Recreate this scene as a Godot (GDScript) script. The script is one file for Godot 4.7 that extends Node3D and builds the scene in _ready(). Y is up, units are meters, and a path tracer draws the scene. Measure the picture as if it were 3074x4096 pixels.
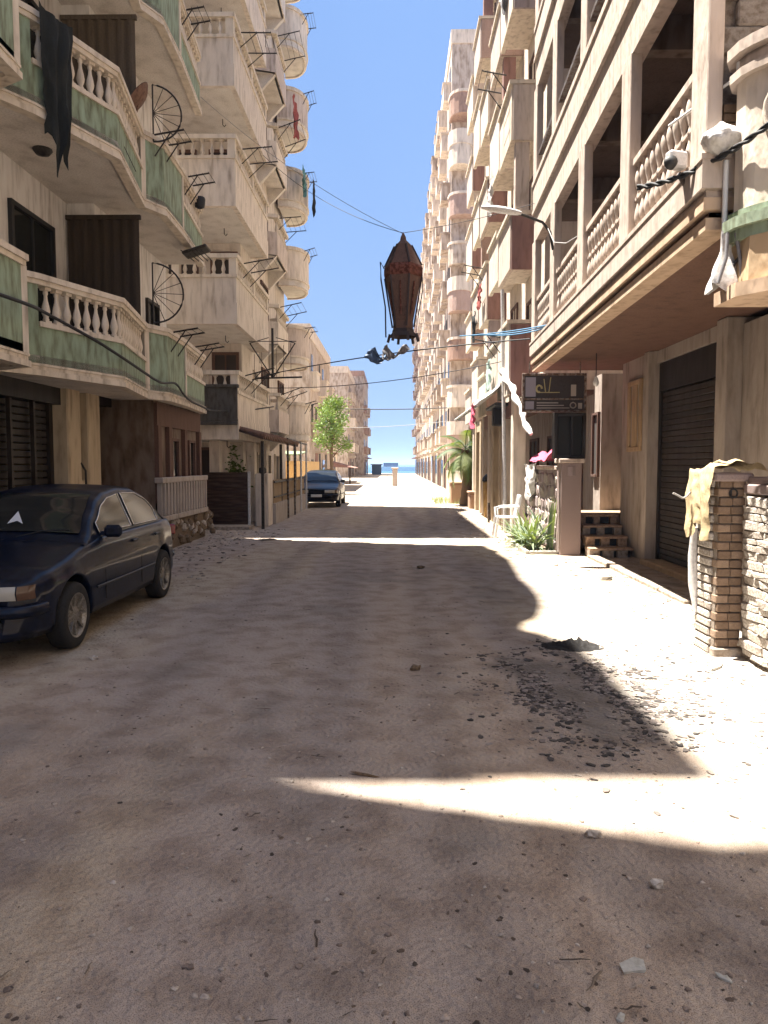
extends Node3D

# ---------------------------------------------------------------- mesh helper
class MB:
	var v := PackedVector3Array()
	var n := PackedVector3Array()
	var c := PackedColorArray()
	var idx := PackedInt32Array()
	var col := Color.WHITE
	var use_col := false

	func tri(a: Vector3, b: Vector3, d: Vector3) -> void:  # counter-clockwise seen from outside
		var nn := (b - a).cross(d - a).normalized()
		var k := v.size()
		for p in [a, d, b]:
			v.append(p)
			n.append(nn)
			if use_col:
				c.append(col)
		idx.append_array([k, k + 1, k + 2])

	func quad(a: Vector3, b: Vector3, d: Vector3, e: Vector3) -> void:
		var nn := (d - a).cross(e - b).normalized()
		var k := v.size()
		for p in [a, b, d, e]:
			v.append(p)
			n.append(nn)
			if use_col:
				c.append(col)
		idx.append_array([k, k + 2, k + 1, k, k + 3, k + 2])

	func quad_from(a: Vector3, b: Vector3, d: Vector3, e: Vector3, inside: Vector3) -> void:
		var nn := (d - a).cross(e - b)
		if nn.dot((a + b + d + e) * 0.25 - inside) < 0.0:
			quad(a, e, d, b)
		else:
			quad(a, b, d, e)

	func tri_from(a: Vector3, b: Vector3, d: Vector3, inside: Vector3) -> void:
		if (b - a).cross(d - a).dot((a + b + d) / 3.0 - inside) < 0.0:
			tri(a, d, b)
		else:
			tri(a, b, d)

	func hexa(p: Array) -> void:  # 0-3 bottom ring, 4-7 top ring
		var m := Vector3.ZERO
		for q in p:
			m += q / 8.0
		quad_from(p[0], p[1], p[2], p[3], m)
		quad_from(p[4], p[5], p[6], p[7], m)
		for i in 4:
			var j := (i + 1) % 4
			quad_from(p[i], p[j], p[j + 4], p[i + 4], m)

	func obox(xf: Transform3D, s: Vector3, bev := 0.0) -> void:
		var h := s * 0.5
		if bev <= 0.0:
			var p := []
			for y in [-1.0, 1.0]:
				for q in [[-1.0, -1.0], [1.0, -1.0], [1.0, 1.0], [-1.0, 1.0]]:
					p.append(xf * Vector3(q[0] * h.x, y * h.y, q[1] * h.z))
			hexa(p)
			return
		var b := minf(bev, minf(h.x, minf(h.y, h.z)) * 0.9)
		var m := xf.origin
		var g := func(sx: float, sy: float, sz: float, ax: int) -> Vector3:
			var q := Vector3(sx * (h.x - b), sy * (h.y - b), sz * (h.z - b))
			q[ax] = [sx, sy, sz][ax] * h[ax]
			return xf * q
		for s1 in [-1.0, 1.0]:
			quad_from(g.call(s1, -1, -1, 0), g.call(s1, 1, -1, 0), g.call(s1, 1, 1, 0), g.call(s1, -1, 1, 0), m)
			quad_from(g.call(-1, s1, -1, 1), g.call(1, s1, -1, 1), g.call(1, s1, 1, 1), g.call(-1, s1, 1, 1), m)
			quad_from(g.call(-1, -1, s1, 2), g.call(1, -1, s1, 2), g.call(1, 1, s1, 2), g.call(-1, 1, s1, 2), m)
			for s2 in [-1.0, 1.0]:
				quad_from(g.call(s1, s2, -1, 0), g.call(s1, s2, 1, 0), g.call(s1, s2, 1, 1), g.call(s1, s2, -1, 1), m)
				quad_from(g.call(s1, -1, s2, 0), g.call(s1, 1, s2, 0), g.call(s1, 1, s2, 2), g.call(s1, -1, s2, 2), m)
				quad_from(g.call(-1, s1, s2, 1), g.call(1, s1, s2, 1), g.call(1, s1, s2, 2), g.call(-1, s1, s2, 2), m)
				for s3 in [-1.0, 1.0]:
					tri_from(g.call(s1, s2, s3, 0), g.call(s1, s2, s3, 1), g.call(s1, s2, s3, 2), m)

	func box(x0: float, x1: float, y0: float, y1: float, d0: float, d1: float, bev := 0.0) -> void:
		obox(Transform3D(Basis(), Vector3((x0 + x1) / 2, (y0 + y1) / 2, -(d0 + d1) / 2)), Vector3(absf(x1 - x0), absf(y1 - y0), absf(d1 - d0)), bev)

	func bar(a: Vector3, b: Vector3, w: float, h: float) -> void:  # a square bar between two points
		var z := (b - a).normalized()
		var x := (Vector3.UP if absf(z.y) < 0.95 else Vector3.RIGHT).cross(z).normalized()
		obox(Transform3D(Basis(x, z.cross(x), z), (a + b) / 2), Vector3(w, h, a.distance_to(b)))

	func tube(path: Array, r, seg := 6, closed := false) -> void:
		var k := v.size()
		var m := path.size()
		var up := Vector3.UP
		for i in m:
			var t: Vector3
			if closed:
				t = (path[(i + 1) % m] - path[(i + m - 1) % m]).normalized()
			else:
				t = (path[mini(i + 1, m - 1)] - path[maxi(i - 1, 0)]).normalized()
			if absf(t.dot(up)) > 0.96:
				up = Vector3.RIGHT if absf(t.x) < 0.9 else Vector3.FORWARD
			var x := t.cross(up).normalized()
			var y := x.cross(t)
			var rr: float = r[i] if r is Array else r
			for j in seg:
				var a := TAU * j / seg
				var o := x * cos(a) + y * sin(a)
				v.append(path[i] + o * rr)
				n.append(o)
				if use_col:
					c.append(col)
		for i in (m if closed else m - 1):
			for j in seg:
				var a := k + i * seg + j
				var b := k + i * seg + (j + 1) % seg
				var d := k + ((i + 1) % m) * seg + j
				var e := k + ((i + 1) % m) * seg + (j + 1) % seg
				idx.append_array([a, b, d, b, e, d])
		if not closed:
			for q in [0, m - 1]:
				var ctr: Vector3 = path[q]
				var inside: Vector3 = path[1] if q == 0 else path[m - 2]
				for j in seg:
					tri_from(v[k + q * seg + j], v[k + q * seg + (j + 1) % seg], ctr, inside)

	func lathe(prof: Array, seg: int, xf := Transform3D()) -> void:  # profile of (radius, height), bottom to top
		var k := v.size()
		var m := prof.size()
		for i in m:
			var t: Vector2 = prof[mini(i + 1, m - 1)] - prof[maxi(i - 1, 0)]
			var nr := Vector2(t.y, -t.x).normalized()
			for j in seg:
				var a := TAU * j / seg
				v.append(xf * Vector3(prof[i].x * cos(a), prof[i].y, prof[i].x * sin(a)))
				n.append((xf.basis * Vector3(nr.x * cos(a), nr.y, nr.x * sin(a))).normalized())
				if use_col:
					c.append(col)
		for i in m - 1:
			for j in seg:
				var a := k + i * seg + j
				var b := k + i * seg + (j + 1) % seg
				idx.append_array([a, b, a + seg, b, b + seg, a + seg])

	func grid(p: Array, w: int, flip := false) -> void:  # rows of w points, smooth
		var k := v.size()
		var h := p.size() / w
		for i in h:
			for j in w:
				var dx: Vector3 = p[i * w + mini(j + 1, w - 1)] - p[i * w + maxi(j - 1, 0)]
				var dy: Vector3 = p[mini(i + 1, h - 1) * w + j] - p[maxi(i - 1, 0) * w + j]
				var nn := dx.cross(dy).normalized()
				v.append(p[i * w + j])
				n.append(-nn if flip else nn)
				if use_col:
					c.append(col)
		for i in h - 1:
			for j in w - 1:
				var a := k + i * w + j
				if flip:
					idx.append_array([a, a + 1, a + w, a + 1, a + w + 1, a + w])
				else:
					idx.append_array([a, a + w, a + 1, a + 1, a + w, a + w + 1])

	func prism(poly: Array, y0: float, y1: float) -> void:  # plan polygon of (x, depth)
		var q := PackedVector2Array(poly)
		if Geometry2D.is_polygon_clockwise(q):
			q.reverse()
		var t := Geometry2D.triangulate_polygon(q)
		var mid := (y0 + y1) / 2
		for i in range(0, t.size(), 3):
			var ctr := (q[t[i]] + q[t[i + 1]] + q[t[i + 2]]) / 3.0
			for y in [y0, y1]:
				tri_from(Vector3(q[t[i]].x, y, -q[t[i]].y), Vector3(q[t[i + 1]].x, y, -q[t[i + 1]].y), Vector3(q[t[i + 2]].x, y, -q[t[i + 2]].y), Vector3(ctr.x, mid, -ctr.y))
		for i in q.size():
			var a := q[i]
			var b := q[(i + 1) % q.size()]
			var e := (b - a).normalized()
			var ins := (a + b) / 2 - Vector2(e.y, -e.x) * 0.01  # counter-clockwise: outside is to the right
			quad_from(Vector3(a.x, y0, -a.y), Vector3(b.x, y0, -b.y), Vector3(b.x, y1, -b.y), Vector3(a.x, y1, -a.y), Vector3(ins.x, mid, -ins.y))

	func strip(pts: Array, i0: int, i1: int, y0: float, y1: float, o0: float, o1: float) -> void:  # a wall along a plan polyline with mitred corners
		var mit := []
		for i in pts.size():
			var a: Vector2 = (pts[i] - pts[i - 1]).normalized() if i > 0 else (pts[1] - pts[0]).normalized()
			var b: Vector2 = (pts[i + 1] - pts[i]).normalized() if i < pts.size() - 1 else a
			var na := Vector2(a.y, -a.x)
			var nb := Vector2(b.y, -b.x)
			var s := (na + nb).normalized()
			mit.append(s / maxf(0.35, s.dot(na)))
		for i in range(i0, i1):
			var q := []
			for w in [[i, o0], [i + 1, o0], [i + 1, o1], [i, o1]]:
				q.append(pts[w[0]] + mit[w[0]] * w[1])
			var p := []
			for y in [y0, y1]:
				for w in q:
					p.append(Vector3(w.x, y, -w.y))
			hexa(p)

	func done() -> ArrayMesh:
		var a := []
		a.resize(Mesh.ARRAY_MAX)
		a[Mesh.ARRAY_VERTEX] = v
		a[Mesh.ARRAY_NORMAL] = n
		if use_col:
			a[Mesh.ARRAY_COLOR] = c
		a[Mesh.ARRAY_INDEX] = idx
		var m := ArrayMesh.new()
		m.add_surface_from_arrays(Mesh.PRIMITIVE_TRIANGLES, a)
		return m

# ---------------------------------------------------------------- scene helpers
var M := {}
var T := {}
var taken := {}
var org := {}
var rng := RandomNumberGenerator.new()
var noise := FastNoiseLite.new()

func V(x: float, y: float, d: float) -> Vector3:
	return Vector3(x, y, -d)

func numbered(called: String, parent: Node) -> String:
	var key := str(parent.get_instance_id()) + called
	var k: int = taken.get(key, 0)
	taken[key] = k + 1
	return called if k == 0 else "%s_%03d" % [called, k]

func thing(called: String, label: String, category: String, at := Vector3.ZERO, group := "", local := false) -> Node3D:
	var o := Node3D.new()
	o.name = numbered(called, self)
	add_child(o, true)
	o.position = at
	org[o] = Vector3.ZERO if local else at
	tag(o, label, category, group)
	return o

func tag(o: Node, label: String, category: String, group := "") -> void:
	o.set_meta("label", label)
	o.set_meta("category", category)
	if group:
		o.set_meta("group", group)

# commits a mesh as one named part (or thing); world coordinates
func put(called: String, mesh: Mesh, m: Material, parent: Node = null, xf := Transform3D()) -> MeshInstance3D:
	var p: Node = parent if parent else self
	var o := MeshInstance3D.new()
	o.name = numbered(called, p)
	o.mesh = mesh
	o.material_override = m
	o.transform = xf
	var po: Vector3 = org.get(p, Vector3.ZERO)
	o.position -= po
	org[o] = po + o.position
	p.add_child(o, true)
	return o

func obj(called: String, mb: MB, m: Material, parent: Node = null) -> MeshInstance3D:
	return put(called, mb.done(), m, parent)

# a thing that is one mesh, with its origin at its base
func single(called: String, label: String, category: String, mb: MB, m: Material, group := "") -> MeshInstance3D:
	var lo := Vector3(INF, INF, INF)
	var hi := -lo
	for p in mb.v:
		lo = lo.min(p)
		hi = hi.max(p)
	var at := Vector3((lo.x + hi.x) / 2, lo.y, (lo.z + hi.z) / 2)
	for i in mb.v.size():
		mb.v[i] -= at
	var o := put(called, mb.done(), m, null, Transform3D(Basis(), at))
	tag(o, label, category, group)
	return o

func structure(called: String, mb: MB, m: Material) -> MeshInstance3D:
	var o := obj(called, mb, m)
	o.set_meta("kind", "structure")
	return o

func ramp(stops: Array) -> Gradient:
	var g := Gradient.new()
	var off := PackedFloat32Array()
	var cs := PackedColorArray()
	for s in stops:
		off.append(s[0])
		cs.append(s[1])
	g.offsets = off
	g.colors = cs
	return g

func grey(x: float) -> Color:
	return Color(x, x, x)

func noise_tex(sd: int, freq: float, octs: int, g: Gradient, size := 512, bump := 0.0, kind := FastNoiseLite.TYPE_SIMPLEX_SMOOTH) -> NoiseTexture2D:
	var f := FastNoiseLite.new()
	f.seed = sd
	f.noise_type = kind
	f.frequency = freq
	f.fractal_type = FastNoiseLite.FRACTAL_FBM
	f.fractal_octaves = octs
	var t := NoiseTexture2D.new()
	t.width = size
	t.height = size
	t.seamless = true
	t.noise = f
	if bump > 0.0:
		t.as_normal_map = true
		t.bump_strength = bump
	elif g:
		t.color_ramp = g
	return t

# colour is the real linear base colour
func mat(called: String, r: float, g: float, b: float, rough := 0.9, tex: Texture2D = null, sc := Vector3.ONE, nrm := 0.0, nsc := 1.0, metal := 0.0) -> StandardMaterial3D:
	var m := StandardMaterial3D.new()
	m.resource_name = called
	m.albedo_color = Color(r, g, b).linear_to_srgb()
	m.roughness = rough
	m.metallic = metal
	if tex:
		m.albedo_texture = tex
		m.uv1_triplanar = true
		m.uv1_world_triplanar = true
		m.uv1_triplanar_sharpness = 6.0
		m.uv1_scale = sc
		m.detail_enabled = true
		m.detail_albedo = T.fine
		m.detail_mask = T.white
		m.detail_blend_mode = BaseMaterial3D.BLEND_MODE_MUL
		m.detail_uv_layer = BaseMaterial3D.DETAIL_UV_2
		m.uv2_triplanar = true
		m.uv2_world_triplanar = true
		m.uv2_triplanar_sharpness = 6.0
		m.uv2_scale = Vector3.ONE * nsc * 1.7
		if nrm > 0.0:
			m.normal_enabled = true
			m.normal_texture = T.bump
			m.normal_scale = nrm * 0.4
	M[called] = m
	return m

func make_materials() -> void:
	T.white = GradientTexture2D.new()
	T.white.gradient = ramp([[0.0, Color.WHITE], [1.0, Color.WHITE]])
	T.white.width = 4
	T.white.height = 4
	T.fine = noise_tex(11, 0.03, 5, ramp([[0.0, grey(0.86)], [0.35, grey(0.94)], [0.6, grey(0.98)], [1.0, grey(1.0)]]), 512)
	T.stain = noise_tex(21, 0.008, 5, ramp([[0.0, Color(0.82, 0.80, 0.78)], [0.3, Color(0.93, 0.92, 0.91)], [0.5, Color(0.97, 0.96, 0.95)], [1.0, grey(1.0)]]), 1024)
	T.grime = noise_tex(22, 0.01, 6, ramp([[0.0, Color(0.66, 0.62, 0.58)], [0.3, Color(0.83, 0.80, 0.77)], [0.5, Color(0.94, 0.93, 0.92)], [0.8, grey(1.0)]]), 1024)
	T.streak = noise_tex(71, 0.016, 5, ramp([[0.0, Color(0.74, 0.72, 0.70)], [0.25, Color(0.92, 0.912, 0.905)], [0.42, Color(0.985, 0.98, 0.978)], [1.0, grey(1.0)]]), 512)
	T.bump = noise_tex(31, 0.04, 5, null, 512, 6.0)
	T.dirt = noise_tex(41, 0.012, 6, ramp([[0.0, Color(0.80, 0.77, 0.75)], [0.35, Color(0.90, 0.88, 0.86)], [0.55, Color(0.96, 0.95, 0.94)], [1.0, grey(1.0)]]), 1024)
	T.grit = noise_tex(42, 0.12, 4, ramp([[0.0, Color(0.46, 0.43, 0.41)], [0.3, Color(0.80, 0.78, 0.77)], [0.5, grey(0.95)], [1.0, grey(1.0)]]), 1024)
	T.gritbump = noise_tex(43, 0.09, 5, null, 1024, 9.0)
	T.rust = noise_tex(51, 0.012, 5, ramp([[0.0, Color(0.5, 0.36, 0.26)], [0.4, Color(0.75, 0.62, 0.52)], [0.6, Color(0.95, 0.93, 0.9)], [1.0, grey(1.0)]]), 512)
	T.rubble = noise_tex(61, 0.03, 4, ramp([[0.0, Color(0.68, 0.63, 0.6)], [0.4, Color(0.84, 0.81, 0.78)], [0.6, Color(0.97, 0.95, 0.93)], [1.0, grey(1.0)]]), 512)
	var st := Vector3(0.55, 0.16, 0.55)
	mat("green", 0.29, 0.375, 0.27, 0.85, T.grime, Vector3(0.9, 0.2, 0.9), 0.3)
	mat("cream", 0.7, 0.62, 0.51, 0.85, T.stain, st, 0.35)
	mat("white_wall", 0.74, 0.715, 0.68, 0.9, T.stain, st, 0.3)
	mat("pillar", 0.56, 0.46, 0.32, 0.88, T.stain, st, 0.3)
	mat("beige", 0.66, 0.59, 0.51, 0.9, T.stain, Vector3(0.4, 0.13, 0.4), 0.4)
	mat("beige_light", 0.72, 0.64, 0.545, 0.9, T.stain, st, 0.4)
	mat("ochre", 0.5, 0.37, 0.23, 0.9, T.stain, st, 0.4)
	mat("pink_beige", 0.59, 0.505, 0.44, 0.9, T.stain, Vector3(0.8, 0.2, 0.8), 0.3)
	mat("lip", 0.6, 0.45, 0.32, 0.85, T.stain, st, 0.3)
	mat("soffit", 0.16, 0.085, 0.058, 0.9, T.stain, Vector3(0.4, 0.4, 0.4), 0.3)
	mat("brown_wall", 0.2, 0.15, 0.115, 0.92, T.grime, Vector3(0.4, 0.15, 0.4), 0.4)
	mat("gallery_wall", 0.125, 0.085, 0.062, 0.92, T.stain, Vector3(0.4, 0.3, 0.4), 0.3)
	mat("ceiling", 0.70, 0.65, 0.59, 0.92, T.stain, Vector3(0.22, 0.22, 0.22), 0.15)
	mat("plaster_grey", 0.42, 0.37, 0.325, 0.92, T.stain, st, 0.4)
	mat("maroon", 0.29, 0.165, 0.14, 0.9, T.stain, st, 0.3)
	mat("red_brown", 0.13, 0.07, 0.05, 0.85, T.stain, st, 0.3)
	mat("lavender", 0.36, 0.3, 0.3, 0.9, T.stain, st, 0.3)
	mat("far_beige", 0.54, 0.455, 0.385, 0.95, T.grime, Vector3(0.25, 0.1, 0.25), 0.3)
	mat("far_cream", 0.68, 0.6, 0.52, 0.95, T.stain, Vector3(0.3, 0.1, 0.3), 0.3)
	mat("far_pink", 0.44, 0.31, 0.26, 0.95, T.stain, Vector3(0.3, 0.1, 0.3), 0.3)
	mat("far_brown", 0.36, 0.235, 0.18, 0.95, T.stain, Vector3(0.3, 0.2, 0.3), 0.3)
	mat("orange_wall", 0.62, 0.40, 0.17, 0.9, T.stain, st, 0.3)
	mat("block", 0.25, 0.22, 0.19, 0.95, T.grime, Vector3(1.1, 1.1, 1.1), 0.7, 2.0)
	mat("block_b", 0.29, 0.255, 0.22, 0.95, T.grime, Vector3(0.9, 1.3, 0.9), 0.7, 2.0)
	mat("mortar", 0.2, 0.165, 0.135, 0.98, T.grime, Vector3.ONE, 0.6, 2.0)
	mat("mortar_pale", 0.31, 0.265, 0.22, 0.98, T.grime, Vector3.ONE, 0.6, 2.0)
	mat("brick_a", 0.27, 0.185, 0.125, 0.92, T.stain, Vector3(1.5, 1.5, 1.5), 0.6, 2.0)
	mat("brick_b", 0.22, 0.15, 0.1, 0.92, T.stain, Vector3(1.5, 1.5, 1.5), 0.6, 2.0)
	mat("brick_c", 0.33, 0.235, 0.165, 0.92, T.stain, Vector3(1.5, 1.5, 1.5), 0.6, 2.0)
	mat("stone_a", 0.6, 0.57, 0.52, 0.92, T.rubble, Vector3(2, 2, 2), 0.8, 2.5)
	mat("stone_b", 0.5, 0.465, 0.42, 0.92, T.rubble, Vector3(2, 2, 2), 0.8, 2.5)
	mat("stone_c", 0.68, 0.655, 0.61, 0.92, T.rubble, Vector3(2, 2, 2), 0.8, 2.5)
	mat("stone_dark", 0.20, 0.15, 0.10, 0.95, T.rubble, Vector3(1.5, 1.5, 1.5), 0.8, 2.0)
	mat("granite", 0.36, 0.28, 0.26, 0.7, T.grit, Vector3(2, 2, 2), 0.2, 2.0)
	mat("shutter_brown", 0.032, 0.024, 0.019, 0.6, T.rust, Vector3(0.9, 0.25, 0.9), 0.3)
	mat("shutter_dark", 0.019, 0.015, 0.013, 0.6, T.rust, Vector3(0.9, 0.25, 0.9), 0.2)
	mat("door_blue", 0.028, 0.034, 0.05, 0.6, T.rust, Vector3(0.9, 0.25, 0.9), 0.2)
	mat("wood_dark", 0.075, 0.046, 0.034, 0.7, T.rust, Vector3(0.3, 2.5, 0.3), 0.4)
	mat("curtain", 0.05, 0.037, 0.026, 0.95, T.stain, Vector3(2.5, 0.2, 2.5), 0.4)
	mat("curtain_light", 0.11, 0.085, 0.06, 0.95, T.stain, Vector3(2.5, 0.2, 2.5), 0.4)
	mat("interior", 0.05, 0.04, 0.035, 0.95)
	mat("black", 0.014, 0.014, 0.015, 0.6)
	mat("iron", 0.03, 0.027, 0.025, 0.6, T.rust, Vector3(2, 2, 2))
	mat("iron_grey", 0.16, 0.15, 0.15, 0.55, T.rust, Vector3(2, 2, 2))
	mat("cable", 0.018, 0.018, 0.02, 0.7)
	mat("cable_pale", 0.30, 0.29, 0.28, 0.7)
	mat("rope_blue", 0.08, 0.22, 0.38, 0.8)
	mat("white_metal", 0.66, 0.66, 0.66, 0.35, T.stain, Vector3(2, 2, 2))
	mat("white_plastic", 0.74, 0.74, 0.74, 0.45)
	mat("white_cloth", 0.70, 0.69, 0.68, 0.95, T.stain, Vector3(2, 2, 2), 0.4)
	mat("grey_cloth", 0.22, 0.22, 0.24, 0.95, T.stain, Vector3(2, 2, 2), 0.4)
	mat("black_cloth", 0.016, 0.019, 0.018, 0.95, T.stain, Vector3(3, 0.7, 3), 0.5)
	mat("yellow_cloth", 0.52, 0.41, 0.24, 0.95, T.stain, Vector3(3, 1.2, 3), 0.5, 2.0)
	mat("pink_cloth", 0.66, 0.12, 0.20, 0.95, T.stain, Vector3(3, 3, 3), 0.3)
	mat("mint_cloth", 0.45, 0.60, 0.54, 0.95, T.stain, Vector3(3, 3, 3), 0.3)
	mat("teal_cloth", 0.10, 0.24, 0.24, 0.95, T.stain, Vector3(3, 3, 3), 0.3)
	mat("red_cloth", 0.30, 0.07, 0.06, 0.95, T.stain, Vector3(3, 3, 3), 0.3)
	mat("lantern", 0.15, 0.088, 0.07, 0.8, T.stain, Vector3(1, 1, 1), 0.1)
	mat("lantern_red", 0.20, 0.075, 0.06, 0.8, T.rust, Vector3(2, 2, 2), 0.3)
	mat("lantern_trim", 0.04, 0.03, 0.032, 0.7)
	mat("board_grey", 0.085, 0.08, 0.072, 0.85, T.grime, Vector3(0.8, 0.3, 0.8), 0.3)
	mat("sign_dark", 0.05, 0.035, 0.032, 0.5, T.stain, Vector3(2, 2, 2))
	mat("sign_lilac", 0.30, 0.27, 0.31, 0.6)
	mat("sign_yellow", 0.45, 0.38, 0.18, 0.6)
	mat("sign_pale", 0.42, 0.37, 0.33, 0.6)
	mat("sign_frame", 0.28, 0.24, 0.22, 0.5, T.rust, Vector3(2, 2, 2))
	mat("glass_dark", 0.018, 0.02, 0.02, 0.08)
	mat("glass_far", 0.05, 0.055, 0.06, 0.12)
	mat("glass_pale", 0.30, 0.36, 0.36, 0.15)
	mat("tyre", 0.018, 0.018, 0.018, 0.9, T.grime, Vector3(3, 3, 3), 0.3, 3.0)
	mat("rim", 0.32, 0.31, 0.29, 0.4, T.grime, Vector3(4, 4, 4), 0.0, 3.0, 0.6)
	mat("chrome", 0.5, 0.48, 0.45, 0.25, null, Vector3.ONE, 0.0, 1.0, 0.9)
	mat("bumper", 0.015, 0.017, 0.02, 0.5)
	mat("lens", 0.46, 0.43, 0.36, 0.12)
	mat("lens_amber", 0.10, 0.055, 0.035, 0.15)
	mat("lens_red", 0.22, 0.02, 0.02, 0.2)
	mat("plate_white", 0.6, 0.6, 0.58, 0.5)
	mat("bark", 0.20, 0.14, 0.09, 0.95, T.rubble, Vector3(3, 3, 3), 0.8, 2.5)
	mat("concrete", 0.42, 0.36, 0.30, 0.95, T.grime, Vector3(0.9, 0.9, 0.9), 0.6, 2.0)
	mat("post_pink", 0.50, 0.42, 0.38, 0.9, T.stain, Vector3(1, 1, 1), 0.3)
	mat("step_tile", 0.44, 0.31, 0.21, 0.8, T.grime, Vector3(1.2, 1.2, 1.2), 0.4, 2.0)
	mat("tile_roof", 0.21, 0.12, 0.085, 0.9, T.grime, Vector3(1, 1, 1), 0.5, 2.0)
	mat("green_sheet", 0.20, 0.26, 0.15, 0.8, T.stain, Vector3(1, 1, 1), 0.2)
	mat("bin_yellow", 0.50, 0.33, 0.12, 0.7, T.grime, Vector3(1, 0.4, 1), 0.2)
	mat("terracotta", 0.46, 0.3, 0.2, 0.9, T.stain, Vector3(2, 2, 2), 0.3)
	mat("blue_paint", 0.05, 0.09, 0.17, 0.6)
	mat("ash", 0.025, 0.024, 0.024, 1.0, T.grime, Vector3(3, 3, 3), 0.8, 3.0)
	mat("slab_white", 0.55, 0.55, 0.50, 0.9, T.stain, Vector3(3, 3, 3), 0.4, 2.0)
	for a in [["paint_navy", 0.007, 0.012, 0.03], ["paint_black", 0.010, 0.011, 0.017]]:
		var m := mat(a[0], a[1], a[2], a[3], 0.35, T.grime, Vector3(1.2, 1.2, 1.2))
		m.metallic_specular = 0.25
		m.clearcoat_enabled = true
		m.clearcoat = 0.28
		m.clearcoat_roughness = 0.06
	for a in [["leaf", 0.10, 0.17, 0.035], ["leaf_dark", 0.028, 0.06, 0.016], ["leaf_pale", 0.30, 0.34, 0.17], ["agave", 0.19, 0.235, 0.15], ["agave_dark", 0.085, 0.125, 0.085], ["tree_leaf", 0.14, 0.22, 0.045]]:
		var m := mat(a[0], a[1], a[2], a[3], 0.6)
		m.backlight_enabled = true
		m.backlight = Color(0.35, 0.4, 0.12)
	for w in ["green", "cream", "white_wall", "pillar", "beige", "beige_light", "ochre", "pink_beige", "plaster_grey", "brown_wall", "far_beige", "far_cream", "far_brown", "maroon", "lavender", "lip"]:
		var pm: StandardMaterial3D = M[w]
		pm.detail_albedo = T.streak
		pm.uv2_scale = Vector3(0.62, 0.09, 0.62)
	var gm := mat("ground", 1, 1, 1, 0.97, T.dirt, Vector3(0.23, 0.23, 0.23), 0.0)
	gm.vertex_color_use_as_albedo = true
	gm.detail_albedo = T.grit
	gm.uv2_scale = Vector3(1.3, 1.3, 1.3)
	gm.normal_enabled = true
	gm.normal_texture = T.gritbump
	gm.normal_scale = 0.35
	var sm := mat("pebble", 1, 1, 1, 0.95, T.stain, Vector3(6, 6, 6), 0.4, 4.0)
	sm.vertex_color_use_as_albedo = true
	var sea := mat("sea", 0.03, 0.10, 0.17, 0.25)
	sea.metallic = 0.0

# ---------------------------------------------------------------- ready
func _ready() -> void:
	var cam := Camera3D.new()
	cam.name = "camera"
	cam.position = Vector3(0, 1.6, 0)
	cam.rotation_degrees = Vector3(-3.69, 0.72, 0)
	cam.rotation_order = EULER_ORDER_YXZ
	cam.keep_aspect = Camera3D.KEEP_HEIGHT
	cam.fov = 69.4
	cam.near = 0.05
	cam.far = 9000
	add_child(cam)
	cam.current = true
	var we := WorldEnvironment.new()
	we.name = "world_environment"
	var env := Environment.new()
	env.background_mode = Environment.BG_SKY
	var sky := Sky.new()
	var sk := ProceduralSkyMaterial.new()
	var exposure := 5.4
	sk.sky_top_color = (Color(0.30, 0.51, 0.98) * (1.0 / exposure)).linear_to_srgb()
	sk.sky_horizon_color = (Color(0.48, 0.69, 1.02) * (1.0 / exposure)).linear_to_srgb()
	sk.sky_curve = 0.16
	sk.sky_energy_multiplier = 1.0
	sk.ground_bottom_color = Color(0.45, 0.4, 0.35)
	sk.ground_horizon_color = Color(0.5, 0.55, 0.6)
	sk.sun_angle_max = 1.0
	sky.sky_material = sk
	env.sky = sky
	env.tonemap_mode = Environment.TONE_MAPPER_LINEAR
	env.tonemap_exposure = exposure
	env.sdfgi_enabled = true
	env.ssao_enabled = true
	env.ssil_enabled = true
	env.fog_enabled = true
	env.fog_density = 0.0005
	env.fog_light_color = Color(0.72, 0.83, 1.0)
	we.environment = env
	add_child(we)
	var sun := DirectionalLight3D.new()
	sun.name = "sun"
	sun.light_energy = 1.45
	sun.light_color = Color(1.0, 0.97, 0.925)
	sun.light_angular_distance = 0.5
	sun.shadow_enabled = true
	sun.directional_shadow_max_distance = 150.0
	var el := deg_to_rad(74.2)
	var az := deg_to_rad(17.0)
	var dir := Vector3(cos(el) * cos(az), -sin(el), cos(el) * sin(az))
	sun.basis = Basis.looking_at(dir, Vector3.FORWARD)
	add_child(sun)
	rng.seed = 4242
	noise.seed = 77
	noise.frequency = 0.5
	noise.fractal_octaves = 3
	make_materials()
	make_ground()
	left_green_building()
	left_cream_building()
	left_far()
	right_near_building()
	right_balcony_building()
	right_far()
	car("parked_car", "dark navy saloon car parked under the green balconies, white sticker on its windscreen", V(-3.58, 0, 5.62), "paint_navy", true)
	car("parked_car", "black saloon car parked by the picket fence, facing the street", V(-2.82, 0, 27.2), "paint_black", false)
	garden_wall()
	entrance()
	street_things_left()
	street_things_right()
	lantern_and_cables()
	plants()
	litter()

# ---------------------------------------------------------------- ground
func steps_of(list: Array) -> PackedFloat32Array:  # [from, to, step] runs
	var out := PackedFloat32Array()
	for r in list:
		var x: float = r[0]
		while x < r[1] - 0.0001:
			out.append(x)
			x += r[2]
	out.append(list[-1][1])
	return out

func ground_height(x: float, d: float) -> float:
	var fade := clampf(1.0 - absf(x) / 12.0, 0.0, 1.0) * clampf((70.0 - d) / 30.0, 0.0, 1.0)
	return (noise.get_noise_2d(x * 1.2, d * 1.2) * 0.010 + noise.get_noise_2d(x * 6.0 + 50.0, d * 6.0) * 0.006) * fade

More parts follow.
